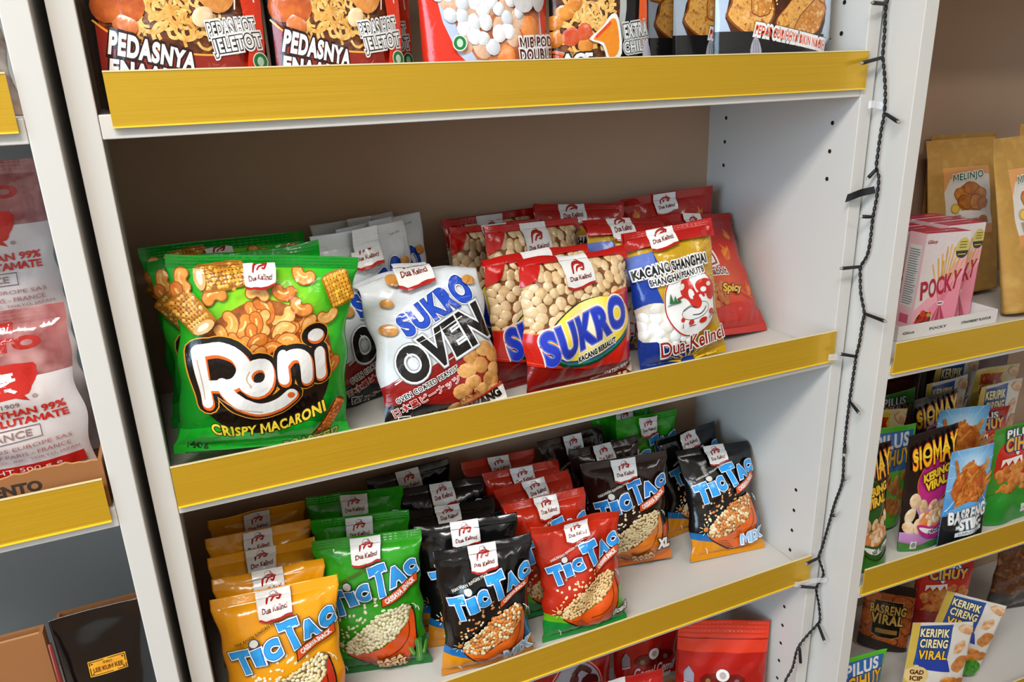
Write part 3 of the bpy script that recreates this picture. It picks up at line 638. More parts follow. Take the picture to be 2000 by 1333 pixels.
# --- cassava snack packs
def tictac(key, base, bands, ball, bowl, letter='#2a8fd8', extra=None, rasa=None, dots=None):
    d = D[key] = Design(116, 166, ink(base), sb=8, st=11, T=42, p=2.8, wr=1.6, ears=0.105); a = d.art
    for pts, c in bands: a.poly(pts, ink(c))
    balls = [food(*ball[0], scale=20), food(*ball[1], scale=20)]
    rng = random.Random(len(key)*3+1)
    for k in range(46):
        x = rng.uniform(-40, 26); y = rng.uniform(56, 96) + (x+40)*.16
        a.ell(x, y, *( (1.7, 1.5) if k % 4 else (3.0, 1.6)), ink((dots or [ball[0][0]])[k % len(dots or [1])]), rng.uniform(0, 90), 9, .3, True)
    a.n += 3
    a.poly([(-36, 38), (-22, 23), (2, 10), (30, 11), (46, 32), (49, 60), (44, 86), (36, 64), (16, 46), (-8, 36)], BK, 3)
    a.poly([(-34, 37), (-21, 25), (2, 12), (29, 13), (44.5, 33), (47.5, 60), (43.5, 82), (36, 64), (16, 46), (-8, 36)], ink(bowl), 3)
    for k in range(5): a.stroke([(-22+k*3, 28-k*3), (-8+k*3, 27-k*3.2)], .8, ink('#2a1408'))
    a.stroke([(40, 66), (39, 50), (28, 34), (6, 26)], .9, ink('#3a1a08'), 4)
    heap = [(-36, 39), (-33, 51), (-21, 63), (-1, 76), (19, 86), (36, 90), (43, 85), (38, 68), (20, 50), (-6, 38), (-24, 34)]
    a.poly(heap, ink('#7a5a3a' if base != '#2f9a1c' else '#8a8a52'), 3)
    a.peas(heap, 210, 2.1, 2.8, balls, dome=.7, asp=(.82, 1), gap=1.5, seed=5, nv=8)
    s = (-34, 50)
    a.ell(s[0]-6, s[1]-2, 3.4, 3.4, balls[1], 0, 12, .6)
    for k in range(8):
        an = 2*PI*k/8+.3; a.stroke([(s[0]-6+5*math.cos(an), s[1]-2+5*math.sin(an)), (s[0]-6+8.5*math.cos(an), s[1]-2+8.5*math.sin(an))], .8, ink('#f0e2b0'))
    for x, y in ((44, 88), (-40, 20), (47, 84)): a.stroke([(x, y), (x+3, y-3), (x+4, y-8)], .9, WH, 3)
    # lettering, each letter on a rising line
    L = [('T', -47, -28, 100, 27), ('I', -26.5, -18.5, 105, 19), ('C', -17, -1, 110, 19), ('T', 0, 21, 120, 30), ('A', 20.5, 37, 123, 19), ('C', 38, 53, 128, 19)]
    for mm, b in ((ink('#16324e'), 3.9), (ink('#e9edf0'), 3.2), (ink('#1464b0'), 2.1), (ink(letter), 1.5)):
        for k, (ch, x0, x1, y, h_) in enumerate(L):
            B0 = 1.9; n0 = a.n; a.n += .35*(k % 2); a.text(ch, (x0+x1)/2, y, x1-x0-2*B0, mm, h=h_-2*B0, rot=13, bold=b); a.n = n0
        a.n += 1.2
    a.ell(-25.5, 119.5, 5, 4.8, ink('#16324e')); a.ell(-25.5, 119.5, 4, 3.8, ink('#d2cec4'))
    a.text('MAKANAN RINGAN PILUS', -21, 128, 46, ink('#d9d2c2' if base not in ('#f0a010', '#2f9a1c') else '#5a3a10'), h=3.2, rot=20, bold=.1, sp=1.06)
    a.poly([(12, 92), (52, 110), (52, 121), (12, 103.5)], ink('#2a1208')); a.poly([(13, 93.5), (51.4, 110.8), (51.4, 120), (13, 102.6)], ink('#d8501c'))
    a.text('CASSAVA SNACK', 32, 106.8, 34, WH, h=5, rot=24, bold=.3)
    if rasa:
        for k, tx in enumerate(rasa): a.text(tx, 14+2*k, 25-6.5*k, min(30, 7*len(tx)), ink('#f0b878'), h=6, rot=6, bold=.5, out=((ink('#3a1a08'), .8),))
    if extra: extra(a)
    flag(a, -18, 14, 138, 166)
    a.ring(-2, 160, 3.4, 2.4, .5, ink('#8c8f92'), 10, 14)
def cactus(a):
    for pts, wd in (([(46, 16), (47, 42)], 7), ([(40, 24), (38, 34)], 4), ([(52, 22), (55, 36)], 4)): a.stroke(pts, wd, ink('#3f8f2a'), 2); a.stroke([(x-.6, y) for x, y in pts], .6, ink('#a8cf5a'), 2)
def corner(txt, c1, c2):
    def f(a): a.text(txt, 34, 27, 34, ink(c1), h=15, rot=6, bold=1.0, out=((ink('#16243a'), 2.0), (ink(c2), 1.4)))
    return f
low = lambda c1, c2: [([(-58, 0), (58, 0), (58, 62), (40, 50), (-20, 36), (-58, 44)], c1), ([(-58, 0), (58, 0), (58, 30), (10, 16), (-58, 34)], c2)]
CB = (('#d8cba4', '#ece4c8'), ('#cbbd92', '#e2d7b2'))
tictac('green', '#2f9a1c', [([(-58, 0), (58, 0), (58, 40), (-10, 22), (-58, 30)], '#0f6a22'), ([(-58, 150), (58, 150), (58, 166), (-58, 166)], '#2a9418')], CB, '#d84e14', extra=cactus, rasa=('RASA', 'RUMPUT', 'LAUT'), dots=('#e9e4cc', '#dcd5b4'))
tictac('yellow', '#f0a010', low('#e88a10', '#d85a14'), (('#e8d8a0', '#f4ead0'), ('#dcc88a', '#ecdcb0')), '#c8321a', letter='#2a9ae0', dots=('#f6eccb',))
tictac('black', '#0d0c0d', low('#1668a8', '#d88a14'), (('#d9c08a', '#e9d8b0'), ('#c8702c', '#dc8a40')), '#e2641a', extra=corner('MIX', '#9ac2e8', '#f2f4f8'), letter='#2aa0ec', dots=('#d89a58', '#e8d8b0', '#c8703a'))
tictac('red', '#bc2810', low('#6cb41c', '#128a34'), (('#e0b87a', '#efd2a0'), ('#d8a866', '#e8c48a')), '#e2561a', letter='#2a94e0', dots=('#f0dcae', '#e6c48a'), extra=lambda a: (a.text('diced', 45, 28, 22, WH, h=9, bold=.5, out=((ink('#5a120c'), 1.6),))))
tictac('brown', '#24110d', low('#c2480f', '#d8701a'), (('#dcc894', '#ece0bc'), ('#d2bc86', '#e4d5ac')), '#e07a1c', letter='#1f7fd0', rasa=('RASA', 'AYAM'), dots=('#efe6cc',), extra=lambda a: (a.text('XL', 46, 34, 16, WH, h=12, rot=-8, bold=1.2, out=((ink('#3a1a08'), 1.6),))))
# --- top shelf stand-up pouches
NOOD = [food('#e2a94e', '#f0cf86', scale=16), food('#eec878', '#d8963c', scale=16), food('#d08a34', '#e8b864', scale=16)]
def noodle_scene(a, y0, y1, x0, x1, seed):
    a.noodles([(x0, y0), (x0, y1), (x1, y1), (x1, y0)], 95, 2.7, NOOD, seed, 15)
def pouch_hot(key):
    d = D[key] = Design(140, 222, ink('#120f0f'), sb=0, st=10, T=52, p=2.4, kind='doy', wr=.5); a = d.art
    a.poly([(-62, 0), (-64, 14), (-62, 60), (-64, 222), (64, 222), (64, 60), (56, 30), (60, 0)], ink('#d8301a'))
    a.poly([(-62, 76), (-50, 66), (-20, 55), (14, 50), (40, 51), (60, 70), (60, 222), (-63, 222)], food('#7a3a1c', '#4a2412', '#a0582a', scale=9))
    noodle_scene(a, 54, 150, -40, 34, 7)
    a.peas([(-60, 70), (-62, 150), (-36, 150), (-30, 68)], 9, 9, 13, [food('#c0562a', '#e08a4a', scale=8), food('#d8712e', '#a84420', scale=8)], dome=1, seed=3, nv=14)
    a.poly([(14, 96), (10, 120), (22, 140), (44, 140), (48, 100), (40, 84), (26, 82)], food('#e0984a', '#c87a34', scale=9), 3)
    a.ell(-26, 116, 11, 14, food('#d8602a', '#e88a48', scale=6), 30, 20, 1); a.ell(18, 78, 9, 7, food('#ecd2a8', '#dcb888', scale=6), 30, 16, 1); a.ell(-2, 138, 17, 10, food('#c8b028', '#e4d66a', scale=6), 6, 20, .5)
    a.poly([(-62, 76), (-50, 66), (-20, 55), (14, 50), (42, 51), (44, 40), (-20, 36), (-63, 40)], ink('#8e2418'))
    a.stroke([(-63, 77), (-50, 66), (-20, 55), (14, 50), (42, 51)], 1.4, ink('#f0a83a'), 4)
    a.poly([(46, 34), (52, 60), (48, 110), (50, 222), (66, 222), (66, 110), (64, 60), (60, 34)], ink('#e03a1c'), 0)
    a.stroke([(44, 84), (46, 100), (43, 116), (49, 108), (51, 124), (55, 110), (58, 118), (60, 90)], 1.2, ink('#f0e6de'), 3)
    a.poly([(-63, 0), (-62, 38), (-40, 30), (-20, 10), (-10, 0)], ink('#d42c18')); a.stroke([(-62, 38), (-45, 28), (-28, 8)], 1.2, ink('#f0a83a'), 3)
    a.shift(-12)
    a.text('PEDASNYA', -24, 41, 62, WH, h=13.5, rot=-15, taper=-.15, bold=.8, sp=1.12, out=((ink('#2a0c0a'), 1.6),)); a.text('ENAAK', -34, 26, 46, WH, h=12, rot=-12, bold=.8, sp=1.1, out=((ink('#2a0c0a'), 1.6),))
    a.text('PEDAS HOT', 39, 58, 38, WH, h=9.5, rot=7, bold=.4, sp=1.16, out=((WH, 1.9), (BK, .75))); a.text('JELETOT', 42, 45, 38, WH, h=12.5, rot=8, bold=.5, sp=1.16, out=((WH, 2.0), (BK, .8)))
    a.ell(58, 33, 6, 7, ink('#dfe8d8'), 0, 18); a.ell(58, 33, 5.2, 6.2, ink('#1c7a3c'), 0, 18); a.ell(58, 33, 2.6, 3.6, ink('#bcd8bc'), 0, 12)
pouch_hot('noodle')
d = D['mie'] = Design(138, 222, ink('#d8301c'), sb=0, st=10, T=52, kind='doy', wr=.5); a = d.art
a.poly([(-58, 222), (-56, 110), (-50, 76), (-38, 50), (-24, 36), (60, 34), (57, 80), (56, 222)], ink('#b9c6dc'), 0)
a.poly([(-48, 222), (-46, 110), (-38, 74), (-20, 44), (56, 40), (54, 222)], food('#a85a34', '#c87a50', scale=10))
a.peas([(-52, 140), (-50, 92), (-36, 60), (-16, 44), (52, 44), (54, 140)], 26, 9, 12, [food('#e0742a', '#f09a52', scale=8), food('#cf9a7a', '#e8c4a4', scale=8)], dome=1, seed=8, nv=14)
a.peas([(-54, 140), (-54, 100), (-40, 66), (0, 52), (30, 80), (50, 140)], 46, 6, 8.5, [ink('#e9eaec'), ink('#dadce0'), ink('#f2f2f2')], dome=1.4, seed=2, gap=1.4, nv=11)
a.ell(34, 100, 14, 17, ink('#cfcac8'), 10, 18, .6); a.ell(52, 98, 8, 14, ink('#b8b4b0'), -10, 16, .4); a.ell(36, 136, 10, 6, ink('#4a9a34'), 10)
a.shift(-14)
a.text('MIE POD', 47, 44, 40, ink('#4a1210'), h=9, rot=3, bold=.35, sp=1.1, out=((WH, 1.6),)); a.text('DOUBLE', 46, 33, 40, ink('#4a1210'), h=10, rot=2, bold=.35, sp=1.1, out=((WH, 1.6),))
a.ell(-36, 44, 7, 7, ink('#dfe8d8')); a.ell(-36, 44, 6, 6, ink('#1c7a3c')); a.ell(-36, 44, 3, 3.6, ink('#bcd8bc'))
d = D['extra'] = Design(116, 222, ink('#1d1c1c'), sb=0, st=10, T=48, kind='doy', wr=.5); a = d.art
a.poly([(-56, 222), (-56, 52), (-30, 42), (0, 44), (16, 60), (22, 90), (24, 140), (20, 222)], ink('#aeb2ae'))
a.poly([(-56, 222), (-56, 54), (-30, 45), (-2, 46), (10, 62), (14, 90), (16, 140), (12, 222)], food('#6a3216', '#3a1e10', '#8a4a22', scale=9))
noodle_scene(a, 48, 150, -54, 10, 21)
a.peas([(-56, 50), (-56, 110), (-30, 96), (-24, 56)], 8, 7, 10, [food('#c03a1c', '#d86a3a', scale=8), food('#e0943a', '#c87024', scale=8)], dome=1, seed=5, nv=12); a.ell(-12, 118, 16, 12, food('#d8c84a', '#efe6a0', scale=6), 10, 20, .6)
a.poly([(30, 222), (38, 110), (34, 70), (40, 42), (46, 60), (48, 110), (46, 222)], ink('#ea5a18'), 0)
a.stroke([(-56, 52), (-30, 43), (0, 45)], 2.2, ink('#e86a24'), 3); a.poly([(-56, 50), (-30, 41), (6, 42), (4, 32), (-56, 30)], ink('#c8481c'))
a.poly([(-24, 62), (-10, 72), (2, 84), (10, 80), (12, 48), (-4, 40), (-10, 56)], WH, 3); a.poly([(-20, 62), (-8, 70), (2, 80), (8, 76), (9, 52), (-2, 44), (-8, 58)], ink('#e88a24'), 3); a.stroke([(-16, 64), (0, 76)], 3, ink('#e04a1c'), 2)
a.shift(-16)
a.text('EXTRA', 31, 54, 30, ink('#d8d8d6'), h=12, rot=8, bold=.6, sp=1.14, out=((ink('#c9cac8'), 1.9), (BK, .8))); a.text('CHILLI', 31, 39, 32, ink('#d8d8d6'), h=10, rot=7, bold=.4, sp=1.14, out=((ink('#c9cac8'), 1.8), (BK, .7)))
a.text('ACE', -36, 27, 28, WH, h=12, bold=.9, out=((BK, 1.4),)); a.poly([(38, 30), (44, 46), (52, 30)], ink('#b9b6c4'), 2)
d = D['chick'] = Design(158, 222, ink('#1b1a1b'), sb=0, st=10, T=52, kind='doy', wr=.5); a = d.art
a.poly([(-80, 222), (-80, 62), (80, 54), (80, 222)], ink('#b4c3d6'))
a.poly([(56, 222), (58, 44), (80, 52), (80, 222)], ink('#b9c9dc'))
CH = [food('#d08a34', '#e8ae5a', '#a85a1e', scale=14), food('#e0a04a', '#c07428', '#f0c27a', scale=14), food('#c4782a', '#e2a650', scale=14)]
a.poly([(-66, 62), (-60, 110), (-30, 130), (40, 132), (60, 100), (56, 60), (20, 56)], food('#5a2a14', '#3a1c10', scale=8), 3)
a.blobs([(-20, 128, 30, 20, 20), (30, 124, 34, 20, -10), (-56, 118, 22, 16, 40), (-42, 84, 27, 24, 10), (-30, 92, 12, 18, -20), (44, 94, 16, 34, -10), (14, 80, 34, 13, 38), (34, 70, 32, 14, 40), (0, 116, 26, 16, 10)], CH, ink('#8a4a18'), 5)
rng = random.Random(3)
for k in range(60): a.ell(rng.uniform(-62, 52), rng.uniform(62, 132), rng.uniform(.6, 1.6), rng.uniform(.5, 1.2), ink(rng.choice(['#8a4416', '#f2cc86', '#b06a24'])), rng.uniform(0, 90), 7, hold=True)
a.n += 1
a.poly([(-80, 63), (56, 58), (56, 0), (-80, 0)], ink('#1b1a1b'))
a.poly([(56, 46), (80, 56), (80, 0), (56, 0)], ink('#171617'))
a.shift(-11)
a.text('PEDAS GURIHHYA BIKIN NAGIH', 8, 44, 98, ink('#d8481c'), h=9, rot=-10, shear=.1, bold=.25, sp=1.08, out=((ink('#3a1a10'), 3.0), (WH, 2.4)))
a.poly([(-46, 26), (-34, 26), (-35, 38), (-40, 46), (-45, 38)], ink('#a4a2ac'), 2)
for k in range(3): a.stroke([(-43+k*3, 28), (-42+k*2, 42)], .5, ink('#5a5862'))

# --- bottom shelf red pouches
d = D['cemal'] = Design(140, 200, ink('#b01812', .22), sb=0, st=26, T=54, kind='doy', wr=1.5, zig=1.1); a = d.art
a.all(ink('#dc3a22', .2), 150); a.all(ink('#a81610', .24), 0, 128); a.rect(-71, 170, 71, 171.6, ink('#8e120c'))  # brighter top band: light falling on the seal is put into its colour
a.poly([(-52, 0), (-52, 62), (-30, 74), (40, 74), (60, 66), (60, 0)], ink('#a89a8c')); a.peas([(-50, 0), (-50, 58), (-30, 66), (40, 66), (58, 58), (58, 0)], 34, 9, 13, [food('#b87a34', '#d8a25a', scale=10), food('#9a5c24', '#c88c48', scale=10)], dome=1, asp=(.4, .7), gap=1.1, seed=4, nv=12)
a.poly([(-26, 116), (26, 116), (34, 104), (12, 98), (-12, 98), (-34, 104)], ink('#6a0f0c'), 2); a.ell(0, 116, 10, 9, WH); a.ell(0, 116, 5, 5, ink('#b8a8a4')); a.ell(-22, 106, 4, 4, ink('#8a6a3a')); a.ell(22, 106, 4, 4, ink('#8a5a5a'))
a.poly([(-58, 104), (-44, 104), (-44, 118), (-51, 128), (-58, 118)], ink('#8e8c9a'), 0); a.rect(-58, 101, -44, 103, ink('#d8d4d6'))
a.text('Cemal Cemil', 0, 90, 76, WH, h=15, shear=.25, bold=.35); a.text('Balayor Ikan', 2, 76, 58, WH, h=11, shear=.15, bold=.5)
d = D['redround'] = Design(134, 200, ink('#8e100e'), sb=8, st=12, T=40, wr=1.0); a = d.art
a.ell(0, 142, 46, 42, ink('#d8806a'), 0, 36); a.ell(0, 142, 44, 40, ink('#8e100e'), 0, 36); a.ell(0, 142, 42, 38, ink('#8f8a92'), 0, 36)
for pts, wd in (([(-20, 120), (-10, 146), (-4, 160)], 14), ([(4, 130), (14, 152), (30, 150)], 16), ([(-4, 166), (10, 172), (24, 164)], 8)): a.stroke(pts, wd, ink('#4a1512'), 3)
a.ell(-2, 140, 5, 8, ink('#a8a2aa')); a.ell(16, 136, 4, 5, ink('#a8a2aa'))
d = D['redflag'] = Design(112, 170, ink('#b01510'), sb=8, st=11, T=38, wr=1.1); flag(d.art, -34, -6, 138, 170)

# --- left bookcase
FILM = mat('clear_film', '#e9e2e0', 0.12, 0.6, alpha=0.34, bump=.3, bscale=14)
CRY = mat('white_crystals', '#e0dad6', 0.75, 0.2, var=('#cfc6c2',), scale=6)
PR = ink('#c0241c')
def msg(key, dy):
    d = D[key] = Design(180, 164+dy, CRY, sb=10, st=12, T=48, p=2.6, wr=1.3, ears=0.04); a = d.art
    a.all(mat('milky_film', '#d8cecb', 0.14, 0.5, coat=.5, var=('#ccbfbc',), scale=3), 0, 112+dy); a.all(mat('pink_film', '#a8645f', 0.12, 0.6, coat=.6, var=('#8e4a48', '#c08c88'), scale=2.5), 110+dy)
    a.rect(-90, 146+dy, 52, 153+dy, ink('#a5211b'), 1); a.text('with Umami', 26, 149.5+dy, 46, ink('#efe2e0'), h=7, shear=.25)
    a.text('AJI-NO-MOTO', -6, 135+dy, 150, ink('#a8221c'), h=12, bold=1.2, rot=1)
    a.poly([(-60, 122+dy), (50, 123+dy), (64, 115+dy), (59, 103+dy), (47, 96+dy), (-30, 94+dy), (-66, 106+dy)], PR, 3); a.poly([(44, 97+dy), (56, 92+dy), (50, 102+dy)], PR); a.text('味の素', 16, 108.5+dy, 64, ink('#efe6e4'), h=17, bold=.6)
    a.ell(60, 95+dy, 2, 1.7, ink('#a88a86')); a.text('SINCE 1909', 30, 90+dy, 36, ink('#6a5450'), h=4)
    a.text('GREATER THAN 99%', 32, 83+dy, 94, PR, h=6, bold=.35); a.text('MONOSODIUM GLUTAMATE', 16, 75+dy, 126, PR, h=6, bold=.35)
    for r in ((-60, 70, 58, 70.6), (-60, 60, 58, 60.6), (-60, 60, -59.4, 70), (57.4, 60, 58, 70)): a.rect(r[0], r[1]+dy-1, r[2], r[3]+dy-1, ink('#6a4a48'))
    a.text('MADE IN FRANCE', 10, 64.2+dy, 82, ink('#8a6a68'), h=5.4, bold=.12)
    for k, (tx, w_) in enumerate((('AJINOMOTO FOODS EUROPE SAS', 120), ('RUE GUERSANT 75017 PARIS - FRANCE', 116), ('LICENSEE OF AJINOMOTO CO., INC. TOKYO, JAPAN', 128))): a.text(tx, 18, 53-6*k+dy, w_, ink('#b06a66'), h=4.2-.5*k)
    a.rect(-90, 26+dy, 84, 36+dy, PR); a.text('NET WEIGHT 500 g e', 16, 31+dy, 100, ink('#efe0dc'), h=5.5)
msg('msg', 0); msg('msgtall', 112)
d = D['kum'] = Design(84, 204, mat('black_pouch', '#08080a', .16, .6, coat=.5), sb=0, st=8, T=34, kind='doy', wr=1.2); a = d.art
GO = food('#d88a22', '#e8b838', scale=3); BR_ = ink('#2a0c06')
a.rect(-17, 143, 19, 160, GO)
for r in ((-16, 144, 5, 144.7), (9, 144, 18, 144.7), (-16, 158.3, -2, 159), (2, 158.3, 18, 159), (-16, 144, -15.3, 153), (-16, 155, -15.3, 159), (17.3, 144, 18, 149), (17.3, 151, 18, 159)): a.rect(*r, BR_)
for x in (-13.5, 15.5):
    for y in (146.2, 156.8): a.ell(x, y, .8, .8, BR_, n=8)
a.text('LEE KUM KEE', 1, 150, 28, ink('#5a1c0c'), h=4.6, bold=.08); a.text('李錦記', 1, 155.8, 9, ink('#3a140a'), h=3); a.shift(-9)

# --- right bookcase
KR = mat('kraft_paper', '#b98e48', 0.62, 0.25, var=('#b28642', '#c0964f'), scale=4)
d = D['melinjo'] = Design(134, 242, KR, sb=0, st=14, T=58, kind='doy', wr=.8); a = d.art
a.rect(-42, 92, 46, 198, ink('#d8cec4', .45)); a.poly([(-42, 198), (46, 198), (46, 184), (4, 190), (-30, 180), (-42, 160)], ink('#dc9a58', .45), 0)
a.rect(-42, 92, 46, 106, ink('#d8904a', .45)); a.ell(6, 148, 28, 25, food('#a85a22', '#c87a34', scale=7), 0, 26)
a.blobs([(-12, 156, 13, 10, 20), (6, 164, 14, 10, -10), (24, 154, 12, 10, 40), (-6, 143, 14, 10, -20), (14, 142, 13, 11, 30), (26, 140, 10, 9, 0)], [food('#b4682a', '#d08a40', scale=9), food('#c27a34', '#a05820', scale=9)], ink('#7a3a14'), 2)
a.poly([(-20, 130), (30, 126), (26, 118), (-8, 118)], ink('#e6e0d8'), 3); a.blobs([(10, 108, 14, 9, 0), (26, 112, 10, 8, 10)], [food('#b4682a', '#8a4a1c', scale=9)], None, 4)
a.ell(-26, 134, 8, 8, ink('#c89a34')); a.ell(-26, 134, 6, 6, ink('#e0bc5a'))
a.text('MELINJO', 3, 182, 58, ink('#155a34'), h=13, rot=4, bold=.35, sp=1.1, shear=.15, out=((WH, 1.2),))
for k in range(6): a.rect(-33, 108-2.4*k+14, -18, 109-2.4*k+14, ink('#8a6a4a', .45))
PK = mat('pink_card', '#e48a9c', .35, .5, coat=.2)
d = D['pocky'] = Design(86, 146, PK, sb=0, st=0, T=26, kind='box', back=mat('pale_pink_card', '#eec3c8', .4), cap=mat('crimson_card', '#c01f4c', .35)); a = d.art; a.STEP = .012
a.poly([(-43, 146), (43, 146), (43, 110), (20, 96), (-8, 60), (-43, 30)], ink('#d9ccca')); a.poly([(-43, 34), (-6, 62), (20, 100), (43, 112), (43, 84), (8, 52), (-43, 14)], ink('#e8a4b0'))
ST = [food('#d8a04a', '#e4b868', scale=5), food('#c98c38', '#dba858', scale=5)]
for k, (x, y) in enumerate([(-22, 100), (-13, 108), (-6, 114), (2, 124), (9, 127), (16, 122), (24, 118), (31, 114), (38, 104), (-2, 104), (20, 106)]):
    a.stroke([(x, y), (6 + (x-6)*.12, 44)], [3.2, 1.4], ST[k % 2]); a.stroke([(6+(x-6)*.55, 44+(y-44)*.48), (6+(x-6)*.12, 44)], [2.7, 1.5], ink(('#d86a84', '#e48aa0')[k % 2]))
for k in range(7): a.stroke([(6, 40), (-14+7*k, -2)], [1.6, 4.4], ink(('#b8485f', '#d8788e', '#a03a50')[k % 3]))
a.ell(6, 42, 7, 3.5, ink('#e8d4d6')); a.rect(1, 41, 10, 43, ink('#5a3a3e'))
for ch, x, y in (('P', -30, 63), ('O', -15, 66), ('C', 0, 69), ('K', 15, 72), ('Y', 29, 76)): a.text(ch, x, y, 13, ink('#a8182c'), h=26, rot=6, shear=-.05 if ch != 'Y' else .2, bold=.9)
a.text('Glico', -30, 134, 18, ink('#a01c28'), h=5, shear=.2, bold=.2)
a.ell(31, 122, 13, 15, ink('#c8b45a'), 0, 24); a.poly([(18.5, 118), (43, 118), (42, 112), (36, 107.5), (31, 107), (24, 108.5), (20, 113)], ink('#2e2a20'))
for k in range(3): a.rect(24, 122+4*k, 38, 123.4+4*k, ink('#6a5a1c'))
a.rect(23, 112, 39, 113.4, ink('#c8b45a'))
a.ell(-23, 18, 17, 15, ink('#e8cfc0'), 20, 24); a.ell(-23, 18, 15.5, 13.6, ink('#5a2a12'), 20, 24)
a.peas([(-36, 14), (-32, 28), (-16, 30), (-9, 20), (-16, 7), (-30, 7)], 9, 4.6, 6, [food('#b8281c', '#d84a30', scale=8), ink('#a81c14')], dome=.6, seed=4, nv=12); a.ell(-14, 26, 3.5, 2.4, ink('#9ab04a'))
def chips(a, poly, n, r, cols, seed, asp=(.5, .9)): a.peas(poly, n, r*.8, r*1.2, cols, dome=1, asp=asp, gap=1.25, seed=seed, nv=12)
SNK = [food('#b8601e', '#d88a3a', scale=10), food('#cf7a2c', '#a04e18', scale=10), food('#e09a4a', '#c0702a', scale=10)]
PALE = [food('#e2c8a4', '#c88a50', scale=9), food('#ecd9bc', '#d8a872', scale=9)]
def siomay(key, c1, c2):
    d = D[key] = Design(104, 178, ink('#1c1210'), sb=0, st=10, T=34, kind='doy', wr=.8); a = d.art
    a.poly([(-52, 0), (52, 0), (52, 40), (30, 60), (10, 116), (-10, 122), (-30, 80), (-52, 44)], ink(c2)); a.ell(6, 98, 34, 36, ink('#b8701c'), 0, 26); a.ell(6, 99, 32, 34, ink(c1), 0, 26)
    a.poly([(-52, 70), (-30, 66), (-20, 40), (-52, 30)], ink('#17100e'), 2)
    chips(a, [(-40, 30), (-36, 74), (-30, 96), (-20, 70), (20, 68), (48, 84), (40, 40), (0, 20)], 13, 13, PALE, 5)
    a.blobs([(8, 44, 28, 16, 5)], [food('#d8642a', '#e89a58', scale=6)], None, 6); chips(a, [(-14, 40), (0, 56), (30, 54), (34, 38)], 7, 8, PALE, 3)
    a.poly([(-26, 40), (-16, 22), (10, 12), (34, 20), (42, 42), (10, 32)], ink(c1), 3); a.poly([(-22, 36), (-12, 26), (12, 20), (38, 30), (38, 36), (10, 28)], WH, 3)
    a.text('ORIGINAL' if c2 == '#c88ac0' else 'NGET PEDAS', 14, 26, 34, BK, h=6, rot=6, bold=.3)
    a.poly([(-52, 16), (-20, 8), (20, 10), (52, 20), (52, 0), (-52, 0)], ink('#3a7a2c')); a.rect(-36, 4, -26, 16, ink('#dcd8d2')); a.ell(-31, 10, 3.6, 4.4, ink('#8a8a86'))
    a.text('SIOMAY', 2, 146, 92, ink('#f0ae1c'), h=34, rot=6, taper=.12, bold=.9, sp=1.15, out=((ink('#16100c'), 2.4), (ink('#c8401a'), 1.2))); a.text('SIOMAY', 2, 150, 90, ink('#f6cf3a'), h=16, rot=6, taper=.12, bold=.5, sp=1.15)
    a.text('KERING', 8, 114, 54, ink('#f0c22c'), h=12, rot=10, bold=.9, out=((ink('#4a1a10'), 1.3),)); a.text('VIRAL', 8, 99, 44, ink('#f0c22c'), h=12, rot=8, bold=.9, out=((ink('#4a1a10'), 1.3),))
siomay('siomay', '#c02a78', '#c88ac0'); siomay('siomayg', '#2a5a22', '#3a7a2c')
d = D['basreng'] = Design(92, 168, radial('sky_burst', 0, 130, [(0, '#e4ecf0'), (30, '#8fbfe0'), (60, '#4a8ec4')]), sb=0, st=10, T=32, kind='doy', wr=.8); a = d.art
for k in range(14):
    an = 2*PI*k/14; a.stroke([(24*math.cos(an), 126+24*math.sin(an)), (70*math.cos(an), 126+70*math.sin(an))], [.4, 2], ink('#b4d2e8'))
a.ell(0, 106, 38, 34, food('#a8481c', '#c86a2c', scale=7), 0, 24)
rng = random.Random(8)
for k in range(44):
    x, y, an = rng.uniform(-34, 32), rng.uniform(76, 140), rng.uniform(.2, 2.4)
    a.stroke([(x, y), (x+15*math.cos(an), y+15*math.sin(an))], 5.4, SNK[k % 3], hold=True, extra=.02*(k % 20))
a.n += 8
a.poly([(-46, 0), (46, 0), (46, 56), (30, 66), (-20, 70), (-46, 62)], ink('#10181c')); a.poly([(-38, 74), (0, 82), (40, 72), (40, 66), (0, 72), (-38, 66)], ink('#5aa0d4'), 3)
a.text('BASRENG', 0, 62, 76, WH, h=20, rot=4, bold=1.0, sp=1.14, out=((ink('#6a7a8a'), 1.3),)); a.text('-STIK-', 4, 46, 52, WH, h=16, rot=4, bold=1.3, out=((ink('#6a7a8a'), 1.6),))
a.poly([(-24, 26), (34, 30), (34, 37), (-24, 33)], ink('#dfe3e4')); a.text('RUMPUT LAUT', 5, 31.5, 44, BK, h=4, rot=4); a.ring(-34, 12, 5, 5, .8, ink('#c8ccd0'))
